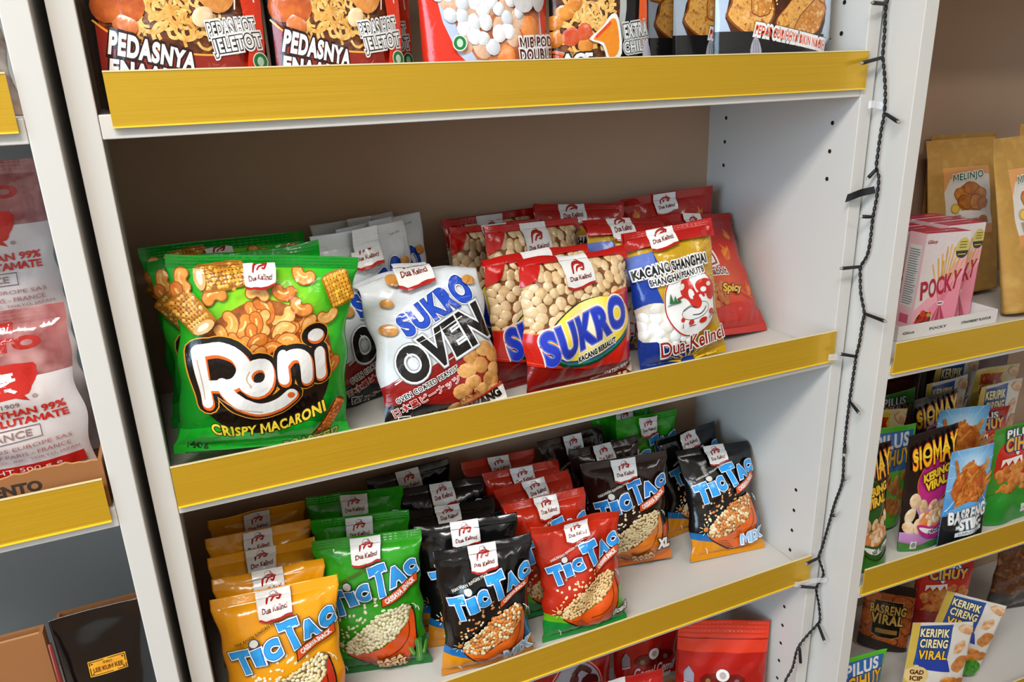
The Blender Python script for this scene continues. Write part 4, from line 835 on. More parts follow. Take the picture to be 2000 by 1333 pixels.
def cihuy(key, base, low_, tooth=True):
    d = D[key] = Design(116, 164, ink(base), sb=0, st=10, T=34, kind='doy', wr=.8); a = d.art
    a.poly([(-46, 130), (-50, 100), (-40, 76), (40, 76), (50, 100), (46, 132), (20, 144), (-20, 142)], ink('#c8281a'), 3)
    chips(a, [(-44, 50), (-40, 92), (0, 104), (50, 100), (54, 52)], 30, 8, SNK, 7, (.8, 1))
    a.poly([(-40, 98), (-32, 108), (-26, 99), (-19, 108), (-12, 98), (-4, 109), (2, 98), (2, 112), (-40, 112)], ink('#efe9e0')); a.ell(-8, 124, 5, 10, ink('#e9e4e0'))
    a.poly([(-58, 0), (58, 0), (58, 58), (44, 52), (30, 58), (14, 50), (-4, 58), (-20, 50), (-38, 58), (-58, 50)], ink(low_)); a.rect(10, 12, 50, 26, ink('#d8dad6')); a.rect(14, 18, 40, 19.5, ink('#7a8a7a'))
    a.text('PILUS', -2, 150, 60, WH, h=13, rot=-3, bold=.7, sp=1.12, out=((ink('#2a3a5a'), 1.6),)); a.text('CIHUY', 4, 132, 76, ink('#e8a824'), h=20, rot=-3, bold=1.1, sp=1.12, out=((ink('#2a3a6a'), 1.8),))
cihuy('cihuy', '#3a8a2a', '#2c8c30'); cihuy('cihuyr', '#a81c14', '#8e1a14')
d = D['pilus'] = Design(110, 150, ink('#54c02a'), sb=0, st=10, T=32, kind='doy', wr=.8); a = d.art
a.poly([(-50, 142), (50, 142), (50, 84), (-50, 84)], ink('#2c64a8'), 0); a.text('PILUS', -4, 128, 82, WH, h=20, rot=2, bold=1.0, sp=1.12, out=((ink('#3a78c0'), 2),)); a.text('CIHUY', 4, 104, 84, ink('#e8b02a'), h=22, rot=2, bold=1.1, sp=1.12, out=((ink('#2a3a5a'), 1.8),))
chips(a, [(-50, 20), (-50, 76), (50, 76), (50, 20)], 30, 9, SNK, 3)
def cireng(key, base, panel, col):
    d = D[key] = Design(108, 166, ink(base, .3), sb=0, st=8, T=32, kind='doy', wr=.7, cap=None); a = d.art
    a.poly([(-54, 0), (-54, 166), (-40, 166), (-40, 80), (-30, 0)], ink('#c8a848')); a.poly([(-40, 160), (18, 162), (14, 84), (-44, 84)], ink(panel))
    a.poly([(-44, 96), (16, 92), (22, 70), (-30, 76)], ink('#1f3a94'))
    for k, (tx, y, w_) in enumerate((('KERIPIK', 146, 50), ('CIRENG', 126, 48), ('VIRAL', 104, 50))): a.text(tx, -13, y, w_, ink(col if k < 2 else '#f0b82a'), h=14+k, rot=-3, bold=.7, sp=1.12, out=((ink('#12204a' if panel != '#d8b02a' else '#8a2a14'), 1.3),))
    a.ell(-36, 64, 20, 18, ink('#d8b87a'), 0, 22); a.text('GAD', -36, 70, 22, ink('#4a2410'), h=8, bold=.5); a.text('ICIP', -36, 58, 20, ink('#4a2410'), h=8, bold=.5)
    a.blobs([(34, 118, 9, 14, -30), (38, 84, 12, 18, -30), (42, 152, 14, 9, -20), (40, 46, 14, 10, 20)], [food('#b8763e', '#e2c09a', scale=8), food('#c88a50', '#a8622c', scale=8)], None, 3)
    chips(a, [(-30, 0), (-30, 42), (0, 66), (30, 60), (30, 0)], 18, 11, SNK, 4); a.blobs([(30, 18, 17, 20, 0)], [food('#2a6a1c', '#4a9a34', scale=12)], None, 6)
cireng('cireng', '#d2cabe', '#1f4a8e', '#e6d8a0'); cireng('keripik', '#cdb98a', '#d8b02a', '#c02a1a')
d = D['viral'] = Design(96, 150, food('#8a3a16', '#b85a22', '#5a2410', scale=9), sb=0, st=10, T=36, kind='doy', wr=.8); a = d.art
a.all(ink('#2a1810'), 128); a.blobs([(-30, 116, 18, 12, 20), (26, 112, 20, 12, -20), (-38, 70, 12, 18, 0), (38, 60, 12, 20, 10), (0, 24, 26, 12, 0), (36, 90, 14, 12, 0)], [food('#b4541c', '#d0742e', scale=9), food('#9a4416', '#c2642a', scale=9)], ink('#5a220c'), 4)
a.poly([(-28, 112), (28, 112), (28, 34), (14, 28), (-14, 28), (-28, 34)], ink('#c8a868')); a.poly([(-27, 111), (27, 111), (27, 35), (13, 29), (-13, 29), (-27, 35)], BK)
a.text('BASRENG', 0, 92, 68, ink('#d8a848'), h=19, bold=.8, sp=1.12, out=((BK, 1.6),)); a.text('VIRAL', 0, 70, 60, ink('#e2b85a'), h=21, bold=1.0, sp=1.12, out=((BK, 1.6),)); a.rect(-20, 38, 22, 48, ink('#a87a3a')); a.text('* * * * *', 0, 106, 20, ink('#d8c49a'), h=2)
a.poly([(-48, 0), (48, 0), (48, 8), (0, 20), (-48, 26)], ink('#2a201c'))
d = D['grey'] = Design(120, 200, mat('grey_film', '#8b7c70', 0.2, 0.5, coat=.5, var=('#6a5448', '#a89c92'), scale=4), sb=10, st=12, T=40, wr=1.6)
D['dark'] = Design(104, 180, food('#4a1a10', '#3a1712', scale=5), sb=0, st=10, T=34, kind='doy', wr=.8); a = D['dark'].art; a.poly([(-40, 140), (40, 140), (40, 90), (-40, 90)], ink('#5a2412', .4), 2)
d = D['clearbag'] = Design(110, 160, food('#6a3a1c', '#4a2612', '#8a5428', scale=8), sb=8, st=10, T=36, wr=1.2); a = d.art; a.all(ink('#2a2220'), 0, 44); a.all(ink('#8a6a34'), 140)
# ------------------------------------------------------------------ packs on the shelves
A, B, CZ, TZ = 0.0183, -0.3083, -0.6319, 0.3425      # shelf tops, measured from the middle shelf
def bag(ds, name, label, x, y, z, yaw=0, tilt=0, roll=0, w=None, h=None, group=None, cat='snack bag', **k):
    return pack(D[ds], name, cat, label, (x, y, z), yaw, tilt, roll, w, h, group, **k)
G1 = 'green macaroni bags'
bag('roni', 'macaroni_bag', 'big green crispy macaroni bag standing frontmost at the left of the middle shelf', .084, .042, A, -.021, -.03, .127, .164, .188, G1, fold=None)
bag('roni', 'macaroni_bag', 'green macaroni bag directly behind the front one, its top edge peeking out', .083, .100, A, .05, .02, .02, .158, .189, G1, T=34, fold=(.9, .1, .5))
bag('roni', 'macaroni_bag', 'rearmost dark green macaroni bag, shaded against the back panel', .081, .158, A, .03, .10, 0, .164, .192, G1, T=38, fold=(.92, .08, -.2))
G2 = 'white oven peanut bags'
bag('oven', 'oven_peanut_bag', 'white oven peanut bag at the very front, its big black letters in full view', .268, .038, A, -.062, .36, -.054, .134, .176, G2, fold=(.80, .08, 1.1), T=40)
bag('oven', 'oven_peanut_bag', 'white oven peanut bag second from front, black base showing beside the macaroni bag', .226, .136, A, .34, .06, -.01, .119, .192, G2, T=24)
bag('oven', 'oven_peanut_bag', 'white oven peanut bag third from front, only its creased fin showing', .264, .174, A, .36, .12, -.03, .118, .190, G2, T=26)
bag('oven', 'oven_peanut_bag', 'rearmost white oven peanut bag, fin rising beside the dark green bag', .240, .214, A, .36, .10, .0, .117, .190, G2, T=24)
G3 = 'red coated peanut bags with clear windows'
bag('sukro', 'coated_peanut_bag', 'red coated peanut bag at the very front with whole yellow oval and blue letters', .431, .046, A, .14, .142, .04, .145, .152, G3, fold=(.93, .06, 1.3))
bag('sukro', 'coated_peanut_bag', 'red coated peanut bag tucked right behind the frontmost one, left edge showing', .412, .094, A, .16, .10, .0, .145, .152, G3, T=28, fold=(.93, .06, 1.2))
bag('sukro', 'coated_peanut_bag', 'red coated peanut bag third in line, white banner rising above the frontmost one', .424, .142, A, .26, .10, .06, .144, .172, G3, T=34, fold=(.9, .07, .3))
bag('sukro', 'coated_peanut_bag', 'shaded red coated peanut bag showing peanuts beside the white oven bags', .392, .180, A, .30, .11, .06, .144, .168, G3, T=26, fold=(.88, .08, .3))
bag('sukro', 'coated_peanut_bag', 'rearmost dark red coated peanut bag against the back panel', .405, .220, A, .30, .10, .02, .144, .176, G3, T=20)
G4 = 'shanghai peanut bags'
bag('shang', 'shanghai_peanut_bag', 'blue and yellow shanghai peanut bag at the front, red fin on top', .577, .052, A, -.098, .21, -.076, .119, .166, G4, fold=(.9, .06, .2))
bag('shang', 'shanghai_peanut_bag', 'shanghai peanut bag behind the front one, blue shoulder above the coated peanut bag', .540, .126, A, .06, .12, .07, .116, .167, G4, T=32, fold=(.86, .1, .8))
bag('shang', 'shanghai_peanut_bag', 'rearmost shanghai peanut bag with red top, touching the back panel', .516, .214, A, -.12, .10, .06, .125, .176, G4, T=30, fold=(.88, .1, .5))
G5 = 'red spicy peanut bags'
bag('spicy', 'spicy_peanut_bag', 'red spicy peanut bag slumped against the right panel, lower corner sticking out', .683, .098, A, .20, .58, .13, .140, .176, G5, T=34)
bag('spicy', 'spicy_peanut_bag', 'rear red spicy peanut bag standing in the back right corner', .672, .205, A, -.10, .109, -.058, .143, .180, G5, T=34, fold=(.88, .1, -.2))

G6 = 'yellow cassava snack bags'; W_, H_ = .117, .165
bag('yellow', 'cassava_snack_bag', 'yellow cassava snack bag at the very front, heading cut by the photo bottom', .067, .034, B, -.10, .12, .01, .130, .168, G6, fold=(.84, .1, .5), T=38)
bag('yellow', 'cassava_snack_bag', 'yellow cassava snack bag second from the front, only a strip showing', .066, .078, B, -.05, .10, .015, .119, H_, G6, T=30, fold=(.88, .1, .9))
bag('yellow', 'cassava_snack_bag', 'yellow cassava snack bag third from the front, label banner fully visible', .063, .118, B, -.06, .09, .015, .119, .168, G6, T=30, fold=(.8, .1, .7))
bag('yellow', 'cassava_snack_bag', 'orange-looking yellow cassava bag fourth from the front with raised right corner', .063, .158, B, -.06, .09, .02, .119, .170, G6, T=30, fold=(.84, .1, .4))
bag('yellow', 'cassava_snack_bag', 'rearmost yellow cassava snack bag in deep shade under the middle shelf', .062, .204, B, .08, .10, .06, .116, .168, G6, T=30)
G7 = 'green seaweed cassava snack bags'
bag('green', 'cassava_snack_bag', 'green seaweed cassava bag at the left front with the whole orange bowl visible', .175, .080, B, -.26, .09, .0, .124, .176, G7, fold=(.86, .1, .4))
bag('green', 'cassava_snack_bag', 'green cassava bag just behind the front green one, plain white banner', .176, .126, B, -.24, .10, .013, .116, .176, G7, T=30, fold=(.9, .1, .3))
bag('green', 'cassava_snack_bag', 'shaded green cassava bag third back on the left, under the shelf edge', .180, .180, B, -.14, .07, .03, .120, .180, G7, T=30)
bag('green', 'cassava_snack_bag', 'green cassava bag in the back right corner beside the dark brown bags', .625, .203, B, .03, .03, .03, .108, .184, G7, T=22)
bag('green', 'cassava_snack_bag', 'rearmost green cassava bag at the right, pressed on the back panel', .612, .236, B, .03, .05, .0, .112, .188, G7, T=18)
G8 = 'black mix cassava snack bags'
bag('black', 'cassava_snack_bag', 'black mix cassava bag frontmost between the green and red bags', .295, .030, B, -.11, .02, .011, .115, .166, G8, fold=(.9, .08, .7))
bag('black', 'cassava_snack_bag', 'black cassava bag second in the middle stack, left edge beside green bag', .298, .074, B, -.26, .05, -.03, .124, .167, G8, T=30, fold=(.9, .09, .8))
bag('black', 'cassava_snack_bag', 'black cassava bag third in the middle stack with tilted white banner', .286, .112, B, -.14, .08, .015, .118, .168, G8, T=30, fold=(.78, .1, .9))
bag('black', 'cassava_snack_bag', 'black cassava bag fourth in the middle stack, banner folded back', .291, .158, B, -.06, .12, .04, .114, .170, G8, T=30, fold=(.82, .1, .6))
bag('black', 'cassava_snack_bag', 'rearmost black cassava bag of the middle stack, spiky corner under the shelf', .270, .212, B, .065, .13, 0, .116, .173, G8, T=30, fold=(.9, .08, .5))
bag('black', 'cassava_snack_bag', 'black mix cassava bag standing alone at the right front, leaning on another', .690, .080, B, -.12, .38, .018, .121, .160, G8, fold=(.9, .06, .5))
bag('black', 'cassava_snack_bag', 'black cassava bag behind the lone right one, tall pointed corner', .694, .158, B, .07, .2, -.026, .114, .156, G8, T=32)
G9 = 'red cassava snack bags'
bag('red', 'cassava_snack_bag', 'red cassava snack bag at the front, green base behind the gold strip', .427, .030, B, -.093, .17, -.016, .116, .152, G9, fold=(.92, .06, -.2), T=36)
bag('red', 'cassava_snack_bag', 'red cassava bag second from front, fin standing over the front red bag', .404, .080, B, .0, .12, .043, .114, .162, G9, T=30, fold=(.84, .1, .5))
bag('red', 'cassava_snack_bag', 'red cassava bag third from front, letters partly showing above the second', .415, .123, B, .08, .12, .023, .115, .163, G9, T=30, fold=(.8, .1, .6))
bag('red', 'cassava_snack_bag', 'red cassava bag fourth from front with slanted banner', .409, .162, B, -.03, .13, .035, .115, .163, G9, T=30, fold=(.82, .1, .4))
bag('red', 'cassava_snack_bag', 'rearmost red cassava bag, shaded against the back panel', .387, .203, B, .07, .12, .08, .113, .162, G9, T=30, fold=(.8, .1, .4))
G10 = 'dark brown cassava snack bags'
bag('brown', 'cassava_snack_bag', 'dark brown cassava bag in front of its row with white heap on bowl', .550, .120, B, -.26, .05, -.06, .122, .168, G10, fold=(.9, .1, .4))
bag('brown', 'cassava_snack_bag', 'dark brown cassava bag second in its row, white banner high up', .538, .163, B, .0, .10, .013, .114, .170, G10, T=24, fold=(.84, .1, .5))
bag('brown', 'cassava_snack_bag', 'rearmost dark brown cassava bag with spiky left corner', .516, .205, B, .02, .10, -.02, .107, .174, G10, T=24, fold=(.88, .1, .3))

# top shelf
P = 'stand-up pouch'
bag('noodle', 'noodle_pouch', 'black and red spicy noodle pouch leftmost on the top shelf', .068, .034, TZ, .0, .03, 0, .129, .222, 'spicy noodle pouches', P)
bag('noodle', 'noodle_pouch', 'spicy noodle pouch second from the left on the top shelf', .1905, .036, TZ, .0, .03, 0, .114, .222, 'spicy noodle pouches', P, T=44)
bag('noodle', 'noodle_pouch', 'spicy noodle pouch half hidden behind the second one, only its right edge showing', .2125, .096, TZ, .0, .03, 0, .125, .222, 'spicy noodle pouches', P, T=44)
bag('mie', 'meatball_noodle_pouch', 'red pouch with white and orange balls in the middle of the top shelf', .329, .036, TZ, .0, .03, 0, .126, .222, None, P, T=46)
bag('extra', 'chilli_noodle_pouch', 'black noodle pouch with orange blade beside the red ball pouch', .4515, .038, TZ, .0, .03, 0, .112, .222, None, P, T=42)
GC = 'fried snack pouches in a row'
bag('chick', 'fried_snack_pouch', 'light blue fried snack pouch frontmost at the right end of the top shelf', .664, .034, TZ, .0, .03, .0, .158, .222, GC, P, T=46)
bag('chick', 'fried_snack_pouch', 'fried snack pouch second in its row, narrow strip behind the front one', .650, .088, TZ, .0, .03, 0, .158, .222, GC, P, T=38)
bag('chick', 'fried_snack_pouch', 'fried snack pouch third in its row, darker strip', .644, .134, TZ, .0, .03, 0, .158, .222, GC, P, T=38)
bag('chick', 'fried_snack_pouch', 'rearmost fried snack pouch of its row, darkest strip beside the black noodle pouch', .636, .180, TZ, .0, .03, 0, .158, .222, GC, P, T=38)

# bottom shelf
bag('cemal', 'fish_snack_pouch', 'shiny red fish snack pouch in front at the right of the bottom shelf', .675, .064, CZ, -.42, .14, .05, .138, .202, 'red fish snack pouches', P, T=50)
bag('cemal', 'fish_snack_pouch', 'shiny red fish snack pouch behind the front one, white script lettering just visible', .610, .146, CZ, -.03, .13, .05, .134, .200, 'red fish snack pouches', P, T=36)
bag('redround', 'round_emblem_bag', 'dark red bag with grey round emblem under the lowest gold strip', .452, .098, CZ, -.02, .2, .05, .132, .200)
bag('redflag', 'red_banner_bag', 'red bag with white banner at the bottom edge beside the fish snack pouch', .512, .046, CZ, -.12, .22, .06, .110, .170)

# left bookcase
LB = .0267
bag('msg', 'seasoning_bag', 'clear seasoning bag in front, standing in the torn carton', -.147, .036, LB+.004, .01, .0, 0, .182, .164, 'clear seasoning bags', 'seasoning bag', T=44)
bag('msgtall', 'seasoning_bag', 'clear seasoning bag behind, rising above the front seasoning bag', -.150, .110, LB+.004, .01, .02, 0, .178, .276, 'clear seasoning bags', 'seasoning bag', T=44)
bag('grey', 'clear_grey_bag', 'greyish clear bag on the upper left shelf, cut by the photo edge', -.112, .05, .3430, .02, .05, 0, .120, .200, None, 'plastic bag')
bag('kum', 'sauce_pouch', 'glossy black sauce pouch with small orange and gold label', -.0905, .040, -.3017, .0, .02, .0, .076, .200, None, 'sauce pouch')
M_CARD = mat('brown_cardboard', '#a5703f', .75, .2, var=('#96633a', '#b07c4a'), scale=3)
M_CARDE = mat('cardboard_edge', '#c89a68', .85, .1, var=('#a87a4c',), scale=40)
def open_box(name, label, x0, y0, z0, x1, y1, h, torn=0, t=.003):
    cx, cy = (x0+x1)/2, (y0+y1)/2; r = empty(name, (cx, cy, z0+ZO), (0, 0, 0), label, 'cardboard box')
    m = MB(); X, Y = (x1-x0)/2, (y1-y0)/2; m.box(-X, -Y, 0, X, Y, t)
    m.box(-X, -Y, t, -X+t, Y, h); m.box(X-t, -Y, t, X, Y, h); m.box(-X+t, Y-t, t, X-t, Y, h)
    n = 60; rng = random.Random(4); v = []; f = []
    for i in range(n+1):
        x = -X+t+(2*X-2*t)*i/n; hh = h + (rng.uniform(-1, 1)*torn if 0 < i < n else 0) - torn*2*math.sin(i*.21)
        v += [(x, -Y, t), (x, -Y+t, t), (x, -Y, hh), (x, -Y+t, hh)]
    for i in range(n):
        a = 4*i; b = a+4; f += [(a, b, b+2, a+2), (b+1, a+1, a+3, b+3), (a+2, b+2, b+3, a+3)]
    m.add(v, f); m.m[-3*n:] = [0, 0, 1]*n
    m.build('carton', [M_CARD, M_CARDE], r); return r, X, Y
r, X, Y = open_box('display_carton', 'torn brown carton holding the clear seasoning bags, black print on its front', -.330, -.0085, LB, -.0485, .190, .044, .0011)
def flat_text(parent, name, body, w, h, loc, m, bold=0.0, rot=(PI/2, 0, 0)):
    a = Art(1000, 1000); a.text(body, 0, 0, w*1000, m, h=h*1000, bold=bold)
    v = []; f = []
    for V, F, _ in a.items: k = len(v); v += [(q[0]/1000, q[1]/1000, .0002) for q in V]; f += [[k+i for i in q] for q in F]
    o = meshobj(name, v, f, m, parent); o.location = loc; o.rotation_euler = rot; return o
TXB = mat('carton_print', '#2c2018', .8)
flat_text(r, 'carton_print', 'BENTO', .040, .0085, (X-.066, -Y-.0002, .0325), TXB, .5)
flat_text(r, 'carton_print', 'Tonkatsu Sauce 250ml', .078, .0075, (X-.062, -Y-.0002, .0215), TXB, .3)
open_box('carton', 'big plain brown carton at the lower left photo edge', -.420, .040, -.3017, -.1345, .053, .192, 0)
open_box('carton', 'brown carton standing right behind the black sauce pouch', -.1285, .066, -.3017, -.0495, .079, .184, 0)
m = MB(); m.tube([(0, 0, .002), (.0005, 0, .09), (0, 0, .186)], [.006, .0055, .003], 10); o = m.build('red_sachet', ink('#7a2214'), None, True)
o.location = (-.1285, .028, -.3017+ZO); o.scale = (.55, .7, 1); o['label'] = 'thin dark red sachet wedged beside the black sauce pouch'; o['category'] = 'sachet'

# right bookcase
RA, RB, RC = .0107, -.3117, -.6318
RY = -.0477
GK = 'kraft melinjo pouches'
bag('melinjo', 'melinjo_pouch', 'brown kraft melinjo pouch behind the pink boxes, full label visible', 1.152, .118, RA, -.12, .18, 0, .134, .235, GK, P, T=44)
bag('melinjo', 'melinjo_pouch', 'brown kraft melinjo pouch cut by the right photo edge', 1.158, .010, RA, .06, .24, -.01, .132, .246, GK, P, T=44)
bag('melinjo', 'melinjo_pouch', 'kraft pouch just peeking above the fully visible melinjo pouch', 1.186, .174, RA, -.10, .05, .01, .128, .238, GK, P, T=36)
bag('melinjo', 'melinjo_pouch', 'kraft pouch peeking out behind the cut-off melinjo pouch', 1.305, .095, RA, -.05, .13, .0, .134, .252, GK, P, T=44)
GP = 'pink biscuit stick boxes'
TR_ = .0025
def pocky(label, x, y, w, roll=.02, h=.134):
    o = bag('pocky', 'biscuit_box', label, x, y, RA+TR_, RY, .0, roll, w, h, GP, 'biscuit box')
    flat_text(o, 'top_print', 'POCKY', w*.26, .0055, (w*.18, -.002, h+.0003), WH, .2, (0, 0, .12)); flat_text(o, 'top_print', 'Strawberry biscuit sticks', w*.42, .0026, (-w*.2, -.004, h+.0003), WH, .1, (0, 0, 0))
    m = MB(); X = -w/2; m.add([(X-.0002, .010, .035), (X-.0002, -.009, .035), (X-.0002, -.009, h-.016), (X-.0002, .010, h-.016)], [(0, 1, 2, 3)], 0)
    rg = random.Random(int(x*1000+y*7000))
    for k in range(24):
        z = .038+(h-.058)*k/24; q = rg.uniform(-.006, .009); m.add([(X-.0003, .009, z), (X-.0003, -.0085+rg.uniform(0, .008), z), (X-.0003, -.0085, z+.0016), (X-.0003, .009, z+.0016)], [(0, 1, 2, 3)], 1)
    m.add([(X-.0003, .008, .012), (X-.0003, -.006, .012), (X-.0003, -.006, .024), (X-.0003, .008, .024)], [(0, 1, 2, 3)], 2)
    m.build('side_print', [WH, ink('#8a9098'), ink('#d4607c')], o); return o
pocky('pink biscuit stick box at the front left of the tray, lettering in full view', .947, .019, .078, .045)
pocky('pink biscuit stick box at the front right of the tray, partly covered', 1.0215, .047, .069)
pocky('pink biscuit stick box second in the left row', .931, .050, .080); pocky('pink biscuit stick box third in the left row, crimson top only', .932, .080, .080)
pocky('pink biscuit stick box second in the right row, crimson top only', 1.0225, .077, .069); pocky('rearmost pink biscuit stick box of the right row', 1.0235, .107, .069)
tr = empty('display_tray', (.972, .001, RA+ZO), (0, 0, RY), 'low white card tray holding the pink biscuit stick boxes', 'tray')
m = MB(); x0, x1, y0, y1, t = -.090, .090, .0, .128, .0018
m.box(x0, y0, 0, x1, y1, .0018); m.box(x0, y0, .0018, x1, y0+t, .020); m.box(x0, y1-t, .0018, x1, y1, .020); m.box(x0, y0+t, .0018, x0+t, y1-t, .020); m.box(x1-t, y0+t, .0018, x1, y1-t, .020)
m.build('tray_shell', mat('white_card', '#dcd9d4', .5), tr)
for tx, x, w_ in (('Glico', -.072, .02), ('POCKY', -.02, .03), ('STRAWBERRY FLAVOUR', .05, .055)): flat_text(tr, 'tray_print', tx, w_, .0035, (x, -.0004, .010), TXB, .1)
S = 'snack pouch'
bag('siomayg', 'dumpling_snack_pouch', 'dark dumpling snack pouch squeezed against the panel at far left of its shelf', .8495, -.014, RB, .0, .06, -.01, .074, .180, 'dumpling snack pouches', S)
bag('siomay', 'dumpling_snack_pouch', 'black and pink dumpling snack pouch in front with big yellow letters', .962, -.017, RB, -.08, .0, -.05, .088, .186, 'dumpling snack pouches', S, T=20)
bag('siomay', 'dumpling_snack_pouch', 'dumpling snack pouch in the second row, only black top and letters showing', 1.096, .090, RB, .05, .03, .02, .108, .168, 'dumpling snack pouches', S)
bag('basreng', 'stick_snack_pouch', 'sky blue stick snack pouch in front, black base with white letters', 1.003, -.044, RB, -.10, .0, -.01, .077, .160, 'sky blue stick snack pouches', S, T=21)
bag('basreng', 'stick_snack_pouch', 'wider sky blue stick snack pouch behind the front one', 1.082, .036, RB, -.12, .02, .05, .098, .168, 'sky blue stick snack pouches', S, T=28)
bag('cihuy', 'pilus_pouch', 'green and red pilus pouch at the right photo edge, front row', 1.140, -.018, RB, .03, .0, .005, .118, .157, 'pilus pouches', S)
bag('cihuyr', 'pilus_pouch', 'red pilus pouch right behind the green and red one', 1.190, .066, RB, -.02, .06, .05, .106, .128, 'pilus pouches', S, T=28)
bag('cihuy', 'pilus_pouch', 'dark green pilus pouch at the back left of the crowded shelf', 1.030, .116, RB, .10, .02, .05, .106, .172, 'pilus pouches', S, T=28)
bag('pilus', 'pilus_pouch', 'green pilus pouch behind the front dumpling pouch, blue letters', .934, .038, RB, .10, .05, .16, .103, .158, 'pilus pouches', S, T=26)
bag('keripik', 'cassava_chip_pouch', 'yellow chip pouch lying low behind the front dumpling pouch', .940, .072, RB, .0, .05, .16, .103, .170, 'chip pouches', S, T=26)
bag('cireng', 'cassava_chip_pouch', 'blue chip pouch right of the second-row dumpling pouch', 1.152, .120, RB, .06, .0, .04, .106, .172, 'chip pouches', S, T=26)
bag('cireng', 'cassava_chip_pouch', 'blue chip pouch higher at the back of the crowded shelf', 1.210, .152, RB, .0, .0, .06, .106, .184, 'chip pouches', S, T=20)
bag('keripik', 'cassava_chip_pouch', 'yellow chip pouch with red letters at the right photo edge', 1.272, .122, RB, -.03, .0, .05, .106, .172, 'chip pouches', S, T=24)
bag('cireng', 'cassava_chip_pouch', 'blue chip pouch in front of the yellow one at the right photo edge', 1.243, .090, RB, .03, .0, .04, .107, .160, 'chip pouches', S, T=24)
GD = 'dark pouches at the back'
for x, lb in ((1.125, 'dark reddish pouch at the back of the crowded shelf, leftmost of three'), (1.236, 'dark reddish pouch at the back of the crowded shelf, middle of three'), (1.335, 'dark reddish pouch at the back of the crowded shelf, rightmost of three')):
    bag('dark', 'dark_pouch', lb, x, .183 - (x-1.125)*.05, RB, RY, .03, .02, .098, .192, GD, S, T=26)
bag('viral', 'spicy_chip_pouch', 'orange brown chip pouch with gold letters on a black panel', 1.068, .100, RC, -.68, .14, .05, .082, .122, None, S, T=24)
bag('cihuyr', 'pilus_pouch', 'dark red pilus pouch standing at the back of the lowest right shelf', 1.185, .090, RC, -.20, .06, .10, .118, .142, 'pilus pouches', S)
bag('cireng', 'cassava_chip_pouch', 'blue and white chip pouch frontmost on the lowest right shelf', 1.027, -.028, RC, -.30, .10, .10, .104, .146, 'chip pouches', S, T=24)
bag('cireng', 'cassava_chip_pouch', 'tilted blue and white chip pouch behind the frontmost one', 1.118, .008, RC, -.50, .12, .26, .100, .134, 'chip pouches', S, T=26)
bag('pilus', 'pilus_pouch', 'bright green pilus pouch at the lower left corner of the right bookcase', .868, -.022, RC, .04, .08, .14, .093, .138, 'pilus pouches', S, T=26)
bag('clearbag', 'brown_snack_bag', 'dark brown snack bag with clear bottom at the right photo edge', 1.360, .070, RC, -.2, .02, .06, .108, .165)

# string lights down the right panel
WP = [(.78,-.0063,.4383),(.78,-.0071,.4231),(.78,-.0066,.4105),(.78,-.0086,.3912),(.78,-.0097,.3676),(.78,-.0115,.3607),(.78,-.0157,.3446),(.78,-.0196,.3248),(.78,-.0211,.3041),(.78,-.0197,.2903),(.78,-.0189,.265),(.78,-.0192,.2468),(.78,-.024,.2363),(.78,-.0248,.2161),(.78,-.0228,.1908),(.78,-.0229,.1652),(.78,-.0213,.1457),(.78,-.0138,.1295),(.78,-.0149,.1168),(.78,-.0185,.0976),(.78,-.0269,.0752),(.78,-.0262,.0627),(.78,-.0251,.0354),(.78,-.0228,.0179),(.78,-.0224,.0029),(.78,-.0214,-.0258),(.78,-.021,-.0434),(.78,-.021,-.0849),(.78,-.0222,-.1174),(.78,-.0248,-.1558),(.78,-.017,-.1937),(.78,-.0126,-.221),(.7766,-.008,-.2661),(.7724,-.008,-.2813),(.78,-.0123,-.3086),(.7748,-.008,-.3327),(.78,-.0104,-.3596),(.78,-.0154,-.3831),(.78,-.0108,-.3962),(.7635,-.008,-.4146),(.7511,-.008,-.4297),(.7459,-.008,-.4596),(.7353,-.008,-.4784),(.7299,-.008,-.4958)]
WP = [(.782, -.006, .60), (.781, -.007, .50)] + WP + [(.722, -.008, -.53), (.72, -.008, -.62)]
BL = [((.78,-.0073,.4191),(.7494,-.014,.4199)),((.78,-.0101,.365),(.7435,-.014,.3594)),((.78,-.0219,.3058),(.7725,-.0486,.2972)),((.78,-.0191,.2451),(.7725,-.0133,.2324)),((.78,-.0229,.1905),(.7671,-.014,.1911)),((.78,-.0138,.1295),(.7463,-.014,.1314)),((.78,-.0273,.0741),(.7725,-.065,.0754)),((.78,-.0229,.0173),(.7583,-.014,.0223)),((.78,-.022,-.0445),(.7725,-.0452,-.0504)),((.78,-.0221,-.1049),(.7725,-.0284,-.1163)),((.78,-.0246,-.1536),(.7725,-.0366,-.1449)),((.78,-.0144,-.2141),(.7725,-.0275,-.2038)),((.7725,-.008,-.2822),(.7418,-.014,-.2794)),((.7742,-.008,-.3325),(.7349,-.014,-.3127)),((.78,-.0128,-.393),(.7725,-.0354,-.4057)),((.7546,-.008,-.4275),(.7539,-.014,-.4542))]
M_WIRE = mat('black_cable', '#0c0e13', .45, .4); M_LED = mat('clear_led_tip', '#cfcdc4', .1, .6, trans=.6)
sl = empty('string_light', (.78, -.02, ZO), (0, 0, 0), 'black string of small unlit lamps hanging down between the middle and right bookcases', 'string lights')
off = Vector((.78, -.02, 0)); path = smoothpts([Vector(p) - off for p in WP], 8)
path = [Vector(p) for p in path]; m = MB(); s_ = 0; ph = []
for i, p in enumerate(path):
    if i: s_ += (p - path[i-1]).length
    ph.append(s_)
dense = []
for i in range(len(path)-1):
    for k in range(3): dense.append((path[i].lerp(path[i+1], k/3), ph[i]+(ph[i+1]-ph[i])*k/3))
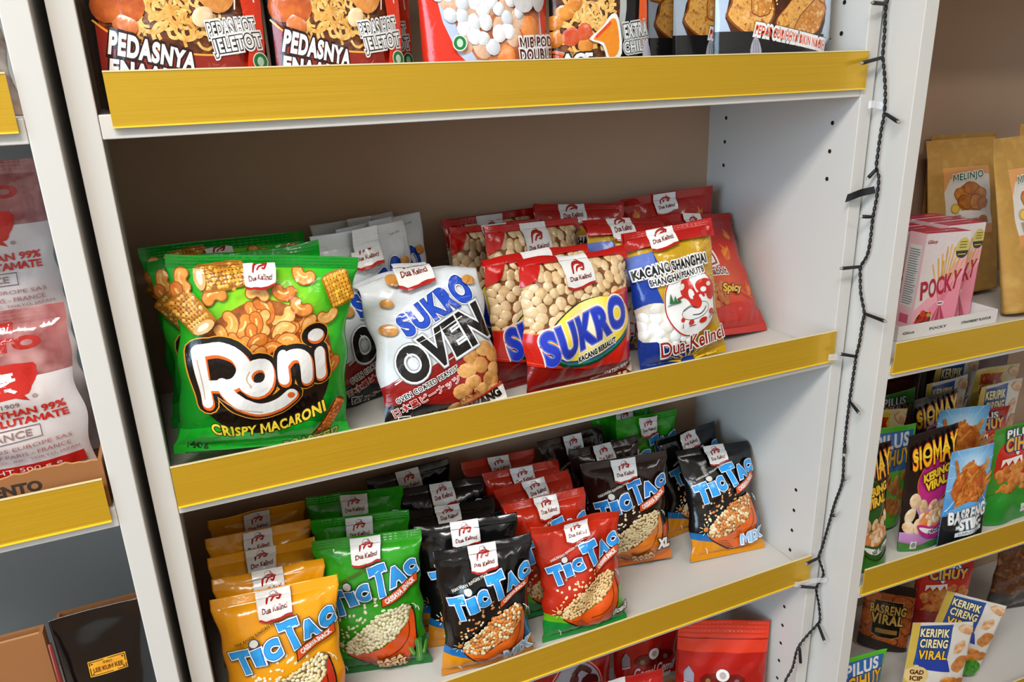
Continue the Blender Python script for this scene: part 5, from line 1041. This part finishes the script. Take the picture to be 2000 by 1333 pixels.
for sg in (0, PI):
    m.tube([p + Vector((.0009*math.cos(q*2*PI/.015+sg)-.0006, .0012*math.sin(q*2*PI/.015+sg), 0)) for p, q in dense], .00095, 6)
m.build('cable', M_WIRE, sl, True)
for a_, b_ in BL:
    a_ = Vector(a_) - off; b_ = Vector(b_) - off; dv = (b_-a_).normalized(); m = MB(); L = (b_-a_).length
    m.tube([a_, a_+dv*.004, a_+dv*(L-.006), a_+dv*(L-.0035)], [.0014, .0020, .0022, .0021], 10); lb = m.build('light_bulb', M_WIRE, sl, True)
    m = MB(); m.tube([b_-dv*.0038, b_-dv*.001, b_], [.0018, .0017, .001], 10); m.build('bulb_tip', M_LED, lb, True)
# pieces of tape that hold the cable
def tape(name, label, pts, mt):
    n = 10; v = []; f = []; w2 = (Vector(pts[1])-Vector(pts[0]))
    for i in range(n+1):
        t = i/n; a_ = Vector(pts[0]).lerp(Vector(pts[3]), t); b_ = Vector(pts[1]).lerp(Vector(pts[2]), t); o_ = Vector((0, -.0012*math.sin(t*7), .0008*math.sin(t*5)))
        for q in (a_, b_): v += [q+o_, q+o_+Vector((-.0002, .0005, 0))]
    for i in range(n):
        k = 4*i; f += [(k, k+4, k+6, k+2), (k+3, k+7, k+5, k+1), (k+1, k+5, k+4, k), (k+2, k+6, k+7, k+3)]
    f += [(0, 2, 3, 1), (4*n+1, 4*n+3, 4*n+2, 4*n)]
    o = meshobj(name, [tuple(q+Vector((0, 0, ZO))) for q in v], f, mt); o['label'] = label; o['category'] = 'tape'; return o
tape('tape_strip', 'black tape strip crossing the gap between middle and right bookcase', [(.7535, -.0045, .2075), (.756, -.0045, .2165), (.7815, -.0165, .2258), (.7815, -.0200, .2185)], mat('black_tape', '#0a0a0b', .6, .25))
CT = mat('clear_tape', '#e4e4e6', .15, .6, alpha=.35)
for z, x, lb in ((.3153, .771, 'small curled clear tape high up beside the string lights'), (.0156, .752, 'small clear tape at the right end of the middle gold strip'), (-.3155, .735, 'clear tape under the lowest gold strip end holding a lamp')):
    tape('tape_strip', lb, [(x, -.0062, z-.004), (x, -.0062, z+.004), (.7835, -.0155, z+.0035), (.7835, -.0155, z-.0045)], CT)
